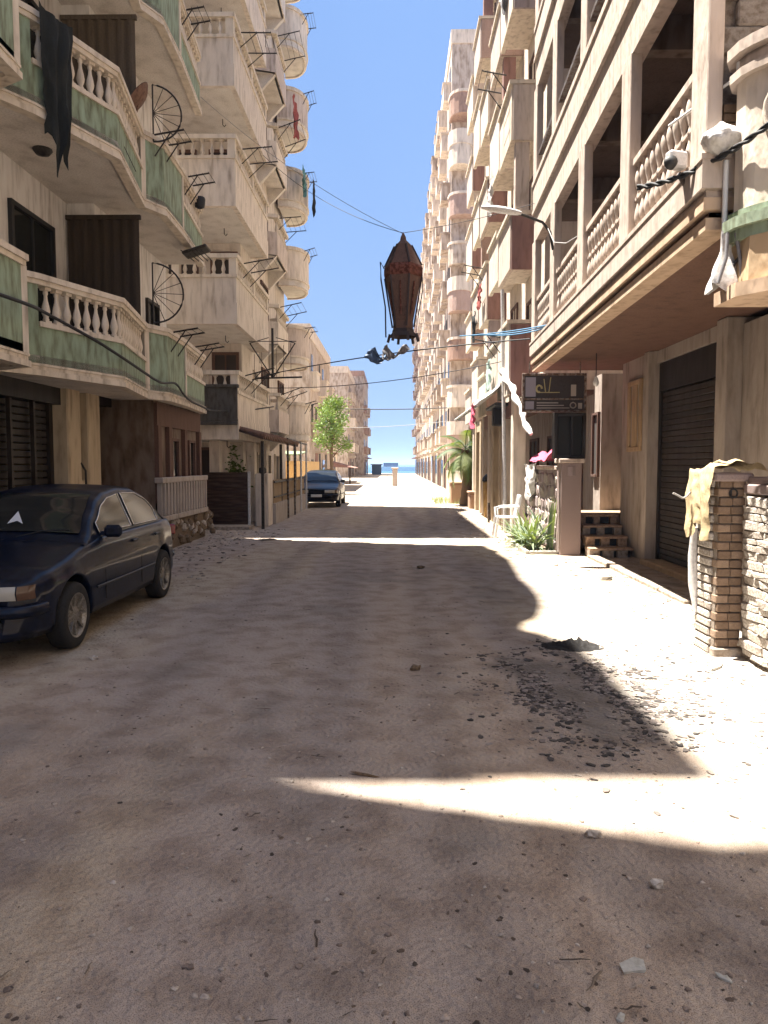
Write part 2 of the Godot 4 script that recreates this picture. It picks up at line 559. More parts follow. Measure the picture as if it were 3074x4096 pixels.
func make_ground() -> void:
	var xs := steps_of([[-900.0, -100.0, 400.0], [-100.0, -20.0, 20.0], [-20.0, -6.0, 2.0], [-6.0, 5.5, 0.08], [5.5, 20.0, 2.0], [20.0, 100.0, 20.0], [100.0, 900.0, 400.0]])
	var ds := steps_of([[-60.0, -4.0, 8.0], [-4.0, 1.0, 1.0], [1.0, 9.0, 0.06], [9.0, 20.0, 0.12], [20.0, 44.0, 0.5], [44.0, 132.0, 4.0]])
	var w := xs.size()
	var h := ds.size()
	var a := []
	a.resize(Mesh.ARRAY_MAX)
	var vs := PackedVector3Array()
	var ns := PackedVector3Array()
	var cs := PackedColorArray()
	var ix := PackedInt32Array()
	vs.resize(w * h)
	ns.resize(w * h)
	cs.resize(w * h)
	for i in h:
		for j in w:
			var x := xs[j]
			var d := ds[i]
			var k := i * w + j
			vs[k] = Vector3(x, ground_height(x, d), -d)
			var e := 0.04
			ns[k] = Vector3(-(ground_height(x + e, d) - ground_height(x - e, d)) / (2 * e), 1.0, (ground_height(x, d + e) - ground_height(x, d - e)) / (2 * e)).normalized()
			# packed sandy dirt; greyer where traffic has rolled it, darker with oil and old ash
			var c := Color(0.42, 0.325, 0.265)
			var t := noise.get_noise_2d(x * 0.8 + 13.0, d * 0.13)
			c = c.lerp(Color(0.375, 0.30, 0.265), smoothstep(-0.15, 0.4, t))
			c = c.lerp(Color(0.44, 0.345, 0.265), smoothstep(0.05, 0.45, noise.get_noise_2d(x * 0.9 - 40.0, d * 0.18 + 9.0)))
			for tr in [-1.75, -0.45, 0.35, 1.15]:
				var wob := noise.get_noise_2d(tr * 30.0, d * 0.12) * 0.5
				c = c.lerp(Color(0.24, 0.195, 0.18), 0.75 * exp(-pow((x - tr - wob) / 0.2, 2.0)) * (0.5 + 0.8 * maxf(0.0, noise.get_noise_2d(x, d * 0.4 + 80.0))))
			var oil := smoothstep(0.33, 0.6, noise.get_noise_2d(x * 1.6 + 7.0, d * 0.9 + 31.0))
			c = c.lerp(Color(0.22, 0.18, 0.165), 0.45 * oil)
			for st in [[-0.75, 8.0, 0.55, 0.55], [-0.85, 4.7, 0.16, 0.8], [-0.2, 10.5, 0.5, 0.9], [-1.7, 5.6, 0.3, 0.35], [0.35, 3.0, 0.22, 0.16], [-2.4, 4.1, 0.5, 0.4], [1.2, 9.0, 0.4, 0.7]]:
				var q := Vector2((x - st[0]) / st[2], (d - st[1]) / st[3]).length() + noise.get_noise_2d(x * 5.0, d * 4.0) * 0.9
				c = c.lerp(Color(0.21, 0.175, 0.16), 0.55 * smoothstep(1.1, 0.2, q))
			var da := Vector2((x - 1.45) / 0.75, (d - 5.3) / 1.2).length() + noise.get_noise_2d(x * 4.0, d * 2.5) * 0.9
			c = c.lerp(Color(0.15, 0.13, 0.12), 0.75 * smoothstep(1.15, 0.3, da))
			c = c.lerp(Color(0.46, 0.42, 0.39), 0.8 * smoothstep(1.3, 2.3, x) * smoothstep(11.0, 6.0, d))
			c = c.lerp(Color(0.52, 0.43, 0.33), smoothstep(26.0, 40.0, d))
			cs[k] = Color(minf(c.r * 1.29, 0.6), minf(c.g * 1.39, 0.55), minf(c.b * 1.37, 0.5))
	for i in h - 1:
		for j in w - 1:
			var k := i * w + j
			ix.append_array([k, k + w, k + 1, k + 1, k + w, k + w + 1])
	a[Mesh.ARRAY_VERTEX] = vs
	a[Mesh.ARRAY_NORMAL] = ns
	a[Mesh.ARRAY_COLOR] = cs
	a[Mesh.ARRAY_INDEX] = ix
	var m := ArrayMesh.new()
	m.add_surface_from_arrays(Mesh.PRIMITIVE_TRIANGLES, a)
	var o := put("ground", m, M.ground)
	o.set_meta("kind", "structure")
	var s := MB.new()
	s.box(-4000, 4000, -1.6, -0.9, 133.0, 8000)
	structure("sea", s, M.sea)

# ---------------------------------------------------------------- building pieces
var baluster_mesh := {}

func baluster(h: float, r := 0.05) -> ArrayMesh:
	var key := "%.2f_%.3f" % [h, r]
	if not baluster_mesh.has(key):
		var b := MB.new()
		b.obox(Transform3D(Basis(), Vector3(0, 0.04 * h, 0)), Vector3(r * 1.9, 0.08 * h, r * 1.9))
		b.obox(Transform3D(Basis(), Vector3(0, 0.96 * h, 0)), Vector3(r * 1.9, 0.08 * h, r * 1.9))
		var p := []
		for q in [[0.62, 0.08], [0.8, 0.12], [0.6, 0.17], [0.95, 0.28], [1.05, 0.36], [0.85, 0.5], [0.5, 0.66], [0.42, 0.78], [0.62, 0.84], [0.55, 0.92]]:
			p.append(Vector2(q[0] * r, q[1] * h))
		b.lathe(p, 8)
		baluster_mesh[key] = b.done()
	return baluster_mesh[key]

func balusters(parent: Node, a: Vector2, b: Vector2, y0: float, h: float, m: Material, gap := 0.17, off := -0.06, r := 0.05) -> void:
	var t := (b - a).normalized()
	var nn := Vector2(t.y, -t.x) * off
	var k := maxi(2, int(a.distance_to(b) / gap))
	for i in k:
		var p := a.lerp(b, (i + 0.5) / k) + nn
		put("baluster", baluster(h, r), m, parent, Transform3D(Basis(Vector3.UP, atan2(t.y, t.x)), V(p.x, y0, p.y)))

# a window or door leaf: frame bars standing proud of the wall with a pane set back between them. Wall across x (side < 0: faces +x, side > 0: faces -x) or across depth ("z")
func opening(parent: Node, called: String, across: String, at: float, u0: float, u1: float, y0: float, y1: float, side: float, fm: Material, pm: Material, bars := 1, fw := 0.07, rails := 0) -> void:
	var f := MB.new()
	var p := MB.new()
	var bx := func(mb: MB, a0: float, a1: float, b0: float, b1: float, o0: float, o1: float) -> void:
		if across == "x":
			mb.box(at + side * o0, at + side * o1, b0, b1, a0, a1)
		else:
			mb.box(a0, a1, b0, b1, at + side * o0, at + side * o1)
	bx.call(f, u0 - fw, u0, y0 - fw, y1 + fw, -0.02, 0.06)
	bx.call(f, u1, u1 + fw, y0 - fw, y1 + fw, -0.02, 0.06)
	bx.call(f, u0, u1, y1, y1 + fw, -0.02, 0.057)
	bx.call(f, u0, u1, y0 - fw, y0, -0.02, 0.075)
	for i in bars:
		var c := lerpf(u0, u1, (i + 1.0) / (bars + 1.0))
		bx.call(f, c - 0.02, c + 0.02, y0, y1, -0.02, 0.035)
	for i in rails:
		var c := lerpf(y0, y1, (i + 1.0) / (rails + 1.0))
		bx.call(f, u0, u1, c - 0.02, c + 0.02, -0.02, 0.03)
	bx.call(p, u0, u1, y0, y1, -0.03, 0.012)
	var o := obj(called, f, fm, parent)
	obj("pane" if called == "window" else "leaf", p, pm, o)

# ---------------------------------------------------------------- the green-balconied building, left
func green_plan() -> Array:
	return [Vector2(-4.15, 5.5), Vector2(-4.15, 8.4), Vector2(-4.72, 8.72), Vector2(-4.4, 9.25), Vector2(-3.86, 10.6), Vector2(-4.16, 12.5), Vector2(-3.93, 12.95), Vector2(-3.96, 14.15), Vector2(-4.12, 16.2)]

func left_green_building() -> void:
	var P := green_plan()
	var b := thing("apartment_building", "apartment building with stained green curved balconies and cream balusters over dark shops", "building", V(-6.5, 0, 11))
	var wall := MB.new()
	wall.prism([Vector2(-14, 5.4), Vector2(-5.4, 5.4), Vector2(-5.4, 12.45), Vector2(-4.95, 12.45), Vector2(-4.95, 16.3), Vector2(-14, 16.3)], 2.95, 21.65)
	obj("wall", wall, M.white_wall, b)
	var gr := MB.new()
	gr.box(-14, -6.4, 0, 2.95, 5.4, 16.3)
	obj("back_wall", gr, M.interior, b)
	for q in [[-6.39, -4.95, 2.82, 11.25, 11.72], [-6.39, -5.25, 2.82, 11.721, 12.0], [-6.39, -4.95, 2.82, 12.001, 12.5], [-6.39, -4.95, 2.82, 5.41, 6.2], [-5.249, -4.99, 1.35, 11.722, 11.999]]:
		var pier := MB.new()
		pier.box(q[0], q[1], 0, q[2], q[3], q[4], 0.02)
		obj("pillar", pier, M.pillar, b)
	var niche := MB.new()
	niche.box(-5.26, -5.235, 1.36, 2.5, 11.73, 11.99)
	obj("niche", niche, M.black, b)
	var lint := MB.new()
	lint.box(-6.39, -5.05, 2.5, 2.82, 6.201, 11.249)
	lint.box(-6.39, -5.05, 2.62, 2.82, 12.501, 13.29)
	obj("lintel", lint, M.shutter_dark, b)
	# shop shutter: slats one by one between guide posts
	var sh := MB.new()
	sh.box(-5.3, -5.18, 0, 2.5, 11.13, 11.248)
	sh.box(-5.3, -5.18, 0, 2.5, 6.2, 6.3)
	for d in [7.5, 8.7, 9.9, 10.55]:
		sh.box(-5.19, -5.13, 0, 2.5, d, d + 0.05)
	var shutter := obj("shutter", sh, M.shutter_brown, b)
	var slat := MB.new()
	slat.obox(Transform3D(), Vector3(0.03, 0.092, 4.8), 0.012)
	var slat_m := slat.done()
	for i in 25:
		put("slat", slat_m, M.shutter_dark if i % 4 else M.shutter_brown, shutter, Transform3D(Basis(), V(-5.24 + 0.004 * (i % 2), 0.05 + i * 0.1, 8.73)))
	# second shop: dark recess with a blue panelled gate
	var gate := MB.new()
	gate.box(-5.62, -5.56, 0, 2.6, 12.55, 12.62)
	gate.box(-5.62, -5.56, 0, 2.6, 14.4, 14.47)
	gate.box(-5.62, -5.56, 1.55, 1.62, 12.62, 14.4)
	var gt := obj("gate", gate, M.shutter_dark, b)
	for i in 9:
		var q := MB.new()
		q.box(-5.61, -5.575, 0.04, 1.54, 12.63 + i * 0.197, 12.81 + i * 0.197, 0.008)
		obj("panel", q, M.door_blue, gt)
		var q2 := MB.new()
		q2.box(-5.61, -5.58, 1.63, 2.58, 12.63 + i * 0.197, 12.81 + i * 0.197, 0.008)
		obj("panel", q2, M.shutter_dark, gt)
	# projecting ground-floor flat at the far end
	var flat := MB.new()
	flat.prism([Vector2(-6.38, 13.3), Vector2(-4.3, 13.3), Vector2(-4.3, 16.29), Vector2(-6.38, 16.29)], 0.55, 2.75)
	var fl := obj("ground_floor_flat", flat, M.brown_wall, b)
	var band := MB.new()
	band.box(-4.3, -4.24, 2.3, 2.7, 13.3, 16.29)
	obj("band", band, M.red_brown, fl)
	for d in [13.3, 13.95, 15.0, 16.12]:
		var pb := MB.new()
		pb.box(-4.3, -4.22, 0.9, 2.299, d, d + 0.17)
		obj("pilaster", pb, M.red_brown, fl)
	for d in [14.25, 15.45]:
		opening(fl, "window", "x", -4.3, d, d + 0.38, 0.95, 2.05, 1.0, M.red_brown, M.glass_dark, 0, 0.05)
	var lat := MB.new()
	lat.box(-4.28, -4.12, 0.56, 0.66, 13.2, 16.4, 0.01)
	lat.box(-4.28, -4.12, 1.26, 1.36, 13.2, 16.4, 0.01)
	lat.box(-4.25, -4.17, 0.66, 1.26, 13.25, 16.35)
	var terr := obj("terrace_parapet", lat, M.plaster_grey, b)
	var post := MB.new()
	post.obox(Transform3D(), Vector3(0.05, 0.598, 0.07), 0.01)
	var pm := post.done()
	for i in 16:
		put("upright", pm, M.plaster_grey, terr, Transform3D(Basis(), V(-4.145, 0.96, 13.34 + i * 0.195)))
	var sb := MB.new()
	sb.box(-5.0, -4.2, -0.1, 0.56, 13.2, 16.4)
	var base := obj("stone_base", sb, M.stone_dark, b)
	for i in 46:
		var q := MB.new()
		var y := rng.randf_range(0.05, 0.5)
		var far_end := i >= 38
		var s := rng.randf_range(0.14, 0.26)
		q.obox(Transform3D(Basis(Vector3(1, 0, 0), rng.randf_range(-0.5, 0.5)), V(-4.19, y, 13.3 + (i * 0.083))), Vector3(0.1, s * 0.7, s), 0.04)
		obj("stone", q, [M.stone_dark, M.stone_dark, M.stone_b][i % 3], base)
	# balcony floors
	for k in 6:
		var y0 := 2.75 + 3.15 * k
		var seen := k < 3
		var slab := MB.new()
		var poly := P.duplicate()
		poly.append_array([Vector2(-4.96, 16.2), Vector2(-4.96, 12.46), Vector2(-5.41, 12.46), Vector2(-5.41, 5.5)])
		slab.prism(poly, y0, y0 + 0.2)
		var bal := obj("balcony", slab, M.ceiling, b)
		var lip := MB.new()
		lip.strip(P, 0, 8, y0 - 0.05, y0 + 0.02, -0.1, 0.045)
		lip.strip(P, 0, 8, y0 + 0.02, y0 + 0.07, -0.1, 0.02)
		lip.strip(P, 0, 8, y0 + 0.07, y0 + 0.1, -0.1, 0.035)
		obj("moulding", lip, M.cream, bal)
		var pan := MB.new()
		pan.strip(P, 0, 3, y0 + 0.1, y0 + 1.07, -0.12, 0.0)
		pan.strip(P, 3, 5, y0 + 0.1, y0 + 0.56, -0.12, 0.0)
		pan.strip(P, 5, 7, y0 + 0.1, y0 + 1.07, -0.12, 0.0)
		pan.strip(P, 7, 8, y0 + 0.1, y0 + 0.56, -0.12, 0.0)
		if not seen:
			pan.strip(P, 3, 5, y0 + 0.56, y0 + 1.07, -0.1, -0.02)
			pan.strip(P, 7, 8, y0 + 0.56, y0 + 1.07, -0.1, -0.02)
		obj("parapet", pan, M.green, bal)
		var rail := MB.new()
		rail.strip(P, 0, 8, y0 + 1.07, y0 + 1.13, -0.15, 0.025)
		rail.strip(P, 0, 8, y0 + 1.13, y0 + 1.2, -0.17, 0.05)
		for sg in [[3, 5], [7, 8]]:
			var lg := MB.new()
			lg.strip(P, sg[0], sg[1], y0 + 0.56, y0 + 0.62, -0.14, 0.03)
			obj("ledge", lg, M.cream, bal)
		obj("hand_rail", rail, M.cream, bal)
		for i in [1, 5, 7]:
			var pil := MB.new()
			var t: Vector2 = (P[i + 1] - P[i]).normalized()
			var nn := Vector2(t.y, -t.x)
			var q: Vector2 = P[i] + t * 0.02 - nn * 0.05
			pil.obox(Transform3D(Basis(Vector3.UP, atan2(t.y, t.x)), V(q.x, y0 + 0.585, q.y)), Vector3(0.1, 0.965, 0.14))
			obj("corner_post", pil, M.cream, bal)
		if seen:
			balusters(bal, P[3] + (P[4] - P[3]) * 0.06, P[4], y0 + 0.62, 0.45, M.cream)
			balusters(bal, P[4], P[5] - (P[5] - P[4]) * 0.05, y0 + 0.62, 0.45, M.cream)
			balusters(bal, P[7] + (P[8] - P[7]) * 0.05, P[8], y0 + 0.62, 0.45, M.cream)
			# partition hung with a curtain between the two halves of the balcony
			var cm: Material = [M.curtain, M.curtain_light, M.curtain_light][k]
			var cu := MB.new()
			var pts := []
			for i in 25:
				for j in 2:
					pts.append(V(-5.36 + i * 0.049, [y0 + 0.25, y0 + 2.86][j], 12.36 + 0.025 * sin(i * 1.9)))
			cu.grid(pts, 2)
			cu.box(-5.38, -4.15, y0 + 2.86, y0 + 2.93, 12.34, 12.4)
			obj("curtain", cu, cm, bal)
			opening(bal, "door", "x", -5.4, 10.6, 11.8, y0 + 0.25, y0 + 2.5, 1.0, M.black, M.glass_dark, 1)
			opening(bal, "window", "x", -4.95, 13.6, 14.4, y0 + 0.35, y0 + 2.2, 1.0, M.shutter_dark, M.interior, 1)
			opening(bal, "window", "x", -4.95, 15.0, 15.6, y0 + 0.9, y0 + 2.1, 1.0, M.shutter_dark, M.glass_dark, 1)
			opening(bal, "door", "x", -5.4, 7.2, 8.3, y0 + 0.25, y0 + 2.4, 1.0, M.black, M.glass_dark, 1)
		if k in [1, 2]:
			var lamp := MB.new()
			lamp.lathe([Vector2(0.0, -0.09), Vector2(0.09, -0.07), Vector2(0.13, -0.02), Vector2(0.13, 0.0)], 12, Transform3D(Basis(), V(-4.8, y0, 10.35)))
			obj("ceiling_lamp", lamp, M.iron, bal)
	var roof := MB.new()
	var rp := [Vector2(-4.28, 5.5), Vector2(-4.28, 7.7), Vector2(-4.3, 8.1), Vector2(-4.38, 8.4), Vector2(-4.5, 8.68), Vector2(-4.66, 8.9), Vector2(-4.62, 9.15), Vector2(-4.4, 9.5), Vector2(-4.3, 9.85), Vector2(-4.2, 10.3), Vector2(-4.14, 10.8), Vector2(-4.12, 11.4), Vector2(-4.13, 12.1), Vector2(-4.06, 12.95), Vector2(-3.97, 14.15), Vector2(-4.12, 16.34)]
	rp.append_array([Vector2(-14, 16.34), Vector2(-14, 5.42)])
	roof.prism(rp, 21.65, 21.95)
	obj("roof", roof, M.white_wall, b)
	# neighbour behind the camera, whose roof shades the foreground
	var b0 := thing("apartment_building", "plain cream apartment block beside the camera, before the green-balconied one", "building", V(-9, 0, -2))
	var w0 := MB.new()
	w0.prism([Vector2(-14, -12), Vector2(-4.3, -12), Vector2(-4.3, 4.76), Vector2(-14, 4.76)], 0, 21.7)
	obj("wall", w0, M.beige_light, b0)
	var r0 := MB.new()
	r0.prism([Vector2(-14.2, -12.2), Vector2(-4.2, -12.2), Vector2(-4.2, 4.84), Vector2(-14.2, 4.84)], 21.7, 21.95)
	obj("roof", r0, M.cream, b0)
	for k in 7:
		for i in 5:
			opening(b0, "window", "x", -4.3, -10.0 + i * 3.0, -8.8 + i * 3.0, 1.1 + k * 3.05, 2.4 + k * 3.05, 1.0, M.cream, M.glass_dark, 1)

# ---------------------------------------------------------------- the cream corner block with stacked balconies
func left_cream_building() -> void:
	var b := thing("apartment_building", "tall cream apartment block with stacked corner balconies and rounded bays at its far end", "building", V(-8, 0, 23))
	var wall := MB.new()
	wall.prism([Vector2(-15, 20.9), Vector2(-4.25, 20.9), Vector2(-4.25, 29.2), Vector2(-15, 29.2)], 0, 21.6)
	obj("wall", wall, M.beige, b)
	var roof := MB.new()
	roof.prism([Vector2(-15, 17.78), Vector2(-3.75, 17.78), Vector2(-3.75, 26.6), Vector2(-3.35, 27.2), Vector2(-3.35, 28.6), Vector2(-4.1, 29.3), Vector2(-15, 29.3)], 21.6, 21.95)
	obj("roof", roof, M.beige_light, b)
	for k in 7:
		var y0 := 2.2 + 2.75 * k   # underside
		var rt := y0 + 1.65        # rail top
		var full := y0 < 17.0
		# corner balcony, cantilevered towards the viewer
		var pts := [Vector2(-6.8, 17.9), Vector2(-3.75, 17.9), Vector2(-3.75, 22.4), Vector2(-4.24, 22.4)]
		var s := MB.new()
		s.prism([Vector2(-6.8, 17.95), Vector2(-3.8, 17.95), Vector2(-3.8, 22.35), Vector2(-4.26, 22.35), Vector2(-4.26, 20.89), Vector2(-6.8, 20.89)], y0 + 0.02, y0 + 0.62)
		var bal := obj("corner_balcony", s, M.ceiling, b)
		var pan := MB.new()
		pan.strip(pts, 0, 3, y0, y0 + 0.5, -0.1, 0.02)
		pan.strip(pts, 0, 3, y0 + 0.5, y0 + 1.1, -0.1, 0.0)
		obj("parapet", pan, M.beige if k % 2 else M.beige_light, bal)
		var rail := MB.new()
		rail.strip(pts, 0, 3, rt - 0.1, rt, -0.15, 0.05)
		var lg := MB.new()
		lg.strip(pts, 0, 3, y0 + 1.1, y0 + 1.17, -0.14, 0.03)
		obj("ledge", lg, M.cream, bal)
		for q in [[-3.83, 17.98], [-3.83, 20.2], [-3.83, 22.3], [-5.2, 17.98]]:
			var np := MB.new()
			np.box(q[0] - 0.09, q[0] + 0.09, y0 + 1.17, rt - 0.1, q[1] - 0.09, q[1] + 0.09)
			obj("newel_post", np, M.cream, bal)
		obj("hand_rail", rail, M.cream, bal)
		if full:
			balusters(bal, Vector2(-5.1, 17.9), Vector2(-3.95, 17.9), y0 + 1.17, 0.38, M.cream, 0.2)
			balusters(bal, Vector2(-6.7, 17.9), Vector2(-5.3, 17.9), y0 + 1.17, 0.38, M.cream, 0.2)
			balusters(bal, Vector2(-3.75, 18.1), Vector2(-3.75, 20.1), y0 + 1.17, 0.38, M.cream, 0.22)
			balusters(bal, Vector2(-3.75, 20.3), Vector2(-3.75, 22.2), y0 + 1.17, 0.38, M.cream, 0.22)
			_door_z(b, 20.9, -5.0, -4.4, y0 + 0.64, y0 + 2.45)
			_door_z(b, 20.9, -6.3, -5.5, y0 + 0.64, y0 + 2.45)
			var hook := MB.new()
			hook.tube([V(-4.4, y0 + 0.02, 19.6), V(-4.4, y0 - 0.12, 19.6), V(-4.36, y0 - 0.17, 19.6), V(-4.32, y0 - 0.12, 19.6)], 0.012, 5)
			obj("hook", hook, M.iron, bal)
		# middle balcony on sloped brackets
		var mp := [Vector2(-4.24, 23.3), Vector2(-3.62, 23.5), Vector2(-3.62, 25.7), Vector2(-4.24, 25.9)]
		var ms := MB.new()
		ms.prism([Vector2(-4.26, 23.3), Vector2(-3.66, 23.5), Vector2(-3.66, 25.7), Vector2(-4.26, 25.9)], y0 + 0.42, y0 + 0.62)
		for d in [23.6, 25.5]:
			ms.hexa([V(-4.26, y0 - 0.15, d), V(-4.26, y0 - 0.15, d + 0.15), V(-4.2, y0 - 0.15, d + 0.15), V(-4.2, y0 - 0.15, d), V(-4.26, y0 + 0.42, d), V(-4.26, y0 + 0.42, d + 0.15), V(-3.66, y0 + 0.42, d + 0.15), V(-3.66, y0 + 0.42, d)])
		var mb := obj("street_balcony", ms, M.ceiling, b)
		var mpan := MB.new()
		mpan.strip(mp, 0, 3, y0 + 0.42, y0 + 1.12, -0.1, 0.0)
		obj("parapet", mpan, M.beige_light if k % 2 else M.pink_beige, mb)
		var mr := MB.new()
		mr.strip(mp, 0, 3, rt - 0.1, rt, -0.14, 0.04)
		obj("hand_rail", mr, M.cream, mb)
		if full:
			balusters(mb, Vector2(-3.62, 23.6), Vector2(-3.62, 25.6), y0 + 1.12, 0.43, M.cream, 0.22)
			opening(b, "window", "x", -4.25, 24.0, 25.1, y0 + 0.64, y0 + 2.45, 1.0, M.red_brown, M.interior, 1)
		# rounded bay at the far end
		var rp := []
		for i in 13:
			var a := PI * i / 12.0
			rp.append(Vector2(-4.1 + 0.92 * pow(sin(a), 0.7), 27.95 - 1.15 * cos(a)))
		var rs := MB.new()
		rs.prism(rp, y0 + 0.3, y0 + 0.62)
		var rb := obj("rounded_balcony", rs, M.ceiling, b)
		var rpan := MB.new()
		rpan.strip(rp, 0, 12, y0 + 0.25, y0 + 0.55, -0.1, -0.04)
		rpan.strip(rp, 0, 12, y0 + 0.55, rt - 0.12, -0.1, 0.02)
		obj("parapet", rpan, M.pink_beige if k % 3 == 1 else M.beige_light, rb)
		var rr := MB.new()
		rr.strip(rp, 0, 12, rt - 0.12, rt, -0.14, 0.07)
		var rl := MB.new()
		rl.strip(rp, 0, 12, y0 + 0.5, y0 + 0.57, -0.12, 0.05)
		obj("ledge", rl, M.cream, rb)
		obj("hand_rail", rr, M.cream, rb)
		if full:
			opening(b, "window", "x", -4.25, 27.4, 28.5, y0 + 0.64, y0 + 2.4, 1.0, M.red_brown, M.interior, 1)
			opening(b, "window", "x", -4.25, 22.55, 23.05, y0 + 1.2, y0 + 2.2, 1.0, M.cream, M.glass_dark, 0, 0.05)
	# ground floor: porch pillar, dark doorways, lit-through columns
	for q in [[-4.72, -4.45, 18.95, 19.25], [-4.05, -3.82, 20.4, 20.7], [-4.0, -3.78, 22.1, 22.35], [-4.6, -4.4, 19.6, 19.9]]:
		var g := MB.new()
		g.box(q[0], q[1], 0, 2.21, q[2], q[3], 0.02)
		obj("porch_pillar", g, M.beige_light, b)
	_door_z(b, 20.9, -6.0, -4.9, 0.02, 2.0)
	for d in [21.4, 23.0, 24.6, 26.4]:
		opening(b, "window", "x", -4.25, d, d + 0.8, 0.5, 1.9, 1.0, M.cream, M.interior, 1)

func _door_z(parent: Node, d: float, x0: float, x1: float, y0: float, y1: float) -> void:
	var f := MB.new()
	f.box(x0 - 0.08, x0, y0, y1 + 0.08, d - 0.06, d + 0.02)
	f.box(x1, x1 + 0.08, y0, y1 + 0.08, d - 0.06, d + 0.02)
	f.box(x0, x1, y1, y1 + 0.08, d - 0.057, d + 0.02)
	f.box((x0 + x1) / 2 - 0.02, (x0 + x1) / 2 + 0.02, y0, y1, d - 0.04, d + 0.02)
	var o := obj("door", f, M.red_brown, parent)
	var p := MB.new()
	p.box(x0, x1, y0, y1, d - 0.015, d + 0.03)
	obj("leaf", p, M.interior, o)

# ---------------------------------------------------------------- far left buildings
# a far apartment house: wall, roof parapet, windows and balconies of its own on the street side and on the end that faces the viewer
func far_house(label: String, x0: float, x1: float, d0: float, d1: float, h: float, side: float, wm: Material, am: Material, step: float, storey: float, proud: float, first := 3.2) -> Node3D:
	var street := x1 if side > 0 else x0
	var b := thing("apartment_building", label, "building", V((x0 + x1) / 2, 0, (d0 + d1) / 2))
	var w := MB.new()
	w.prism([Vector2(x0, d0), Vector2(x1, d0), Vector2(x1, d1), Vector2(x0, d1)], 0, h)
	obj("wall", w, wm, b)
	var r := MB.new()
	var edge := [Vector2(x0, d0), Vector2(x1, d0), Vector2(x1, d1), Vector2(x0, d1)] if side > 0 else [Vector2(x0, d1), Vector2(x0, d0), Vector2(x1, d0), Vector2(x1, d1)]
	r.strip(edge, 0, 3, h - 0.02, h + 0.75, -0.2, 0.06)
	obj("roof_parapet", r, am, b)
	var n := int((d1 - d0 - 0.6) / step)
	for i in n:
		var gq := MB.new()
		var gd := d0 + 0.7 + i * step
		gq.box(street - side * 0.04, street + side * 0.04, 0.05, 2.3 if i % 3 else 1.9, gd, gd + step * (0.62 if i % 2 else 0.4))
		obj("door", gq, [M.shutter_brown, M.maroon, M.shutter_dark, M.glass_far][i % 4], b)
		if i % 4 == 1:
			var aq := MB.new()
			aq.box(street - side * 0.02, street + side * 0.7, 2.45, 2.6, gd - 0.2, gd + step * 0.9)
			obj("door_canopy", aq, am, b)
	if side > 0:
		for i in 3:
			var fy := first
			while fy + 2.2 < h:
				var wx := street - 1.7 - i * 2.2
				opening(b, "window", "z", -d0, wx, wx + 1.1, fy + 0.8, fy + 2.0, 1.0, am, M.glass_far, 1)
				fy += storey
	var k := 0
	var y := first
	while y + 2.2 < h:
		for i in n:
			var d := d0 + 0.5 + i * step
			if (i + k) % 3 != 2 or proud < 0.1:
				var q := MB.new()
				q.box(street - side * 0.04, street + side * 0.03, y + 0.75, y + 2.0, d + 0.35, d + 1.15)
				obj("window", q, M.glass_far if rng.randf() < 0.75 else M.curtain, b)
			if proud > 0.1 and (i % 2 == 0 or rng.randf() < 0.25):
				var a := MB.new()
				var p := proud * rng.randf_range(0.7, 1.1)
				a.box(street - side * 0.02, street + side * p, y - 0.1, y + 0.85, d, d + step * 0.72)
				a.box(street - side * 0.02, street + side * (p + 0.06), y + 0.85, y + 0.93, d - 0.05, d + step * 0.72 + 0.05)
				obj("balcony", a, am if rng.randf() < 0.45 else wm, b)
		k += 1
		y += storey
	return b

func left_far() -> void:
	var w := MB.new()
	w.box(-9, -4.3, 0, 1.75, 33.0, 33.25)
	w.box(-4.6, -4.3, 0, 1.75, 33.25, 43.0)
	single("boundary_wall", "sunlit orange plastered boundary wall beyond the cream block, under a green sheet roof", "wall", w, M.orange_wall)
	var gs := MB.new()
	gs.hexa([V(-9, 2.15, 33.4), V(-4.35, 2.0, 33.4), V(-4.35, 2.2, 37.6), V(-9, 2.35, 37.6), V(-9, 2.2, 33.4), V(-4.35, 2.05, 33.4), V(-4.35, 2.25, 37.6), V(-9, 2.4, 37.6)])
	for x in [-8.6, -6.6, -4.75]:
		gs.box(x, x + 0.08, 1.74, 2.02, 33.5, 33.58)
		gs.box(x, x + 0.08, 0, 2.2, 37.4, 37.48)
	single("sheet_roof", "low pale green sheet roof behind the orange boundary wall", "roof", gs, M.green_sheet)
	far_house("low beige house with a stepped top behind the tree on the left of the street", -13, -4.95, 44, 58, 9.1, 1.0, M.far_beige, M.far_cream, 2.3, 3.0, 0.5)
	far_house("beige apartment block with a flat grey roof edge, behind the low stepped house", -18, -5.4, 88, 104, 12.4, 1.0, M.far_beige, M.far_cream, 2.6, 3.0, 0.8)
	far_house("farthest beige block on the left side, ending at the beach", -16, -4.2, 105, 123, 14.0, 1.0, M.far_beige, M.far_brown, 2.6, 2.9, 0.6)
	far_house("small beige house between the tree and the farther blocks", -14, -5.6, 60, 74, 7.4, 1.0, M.far_cream, M.far_brown, 2.4, 3.0, 0.6)

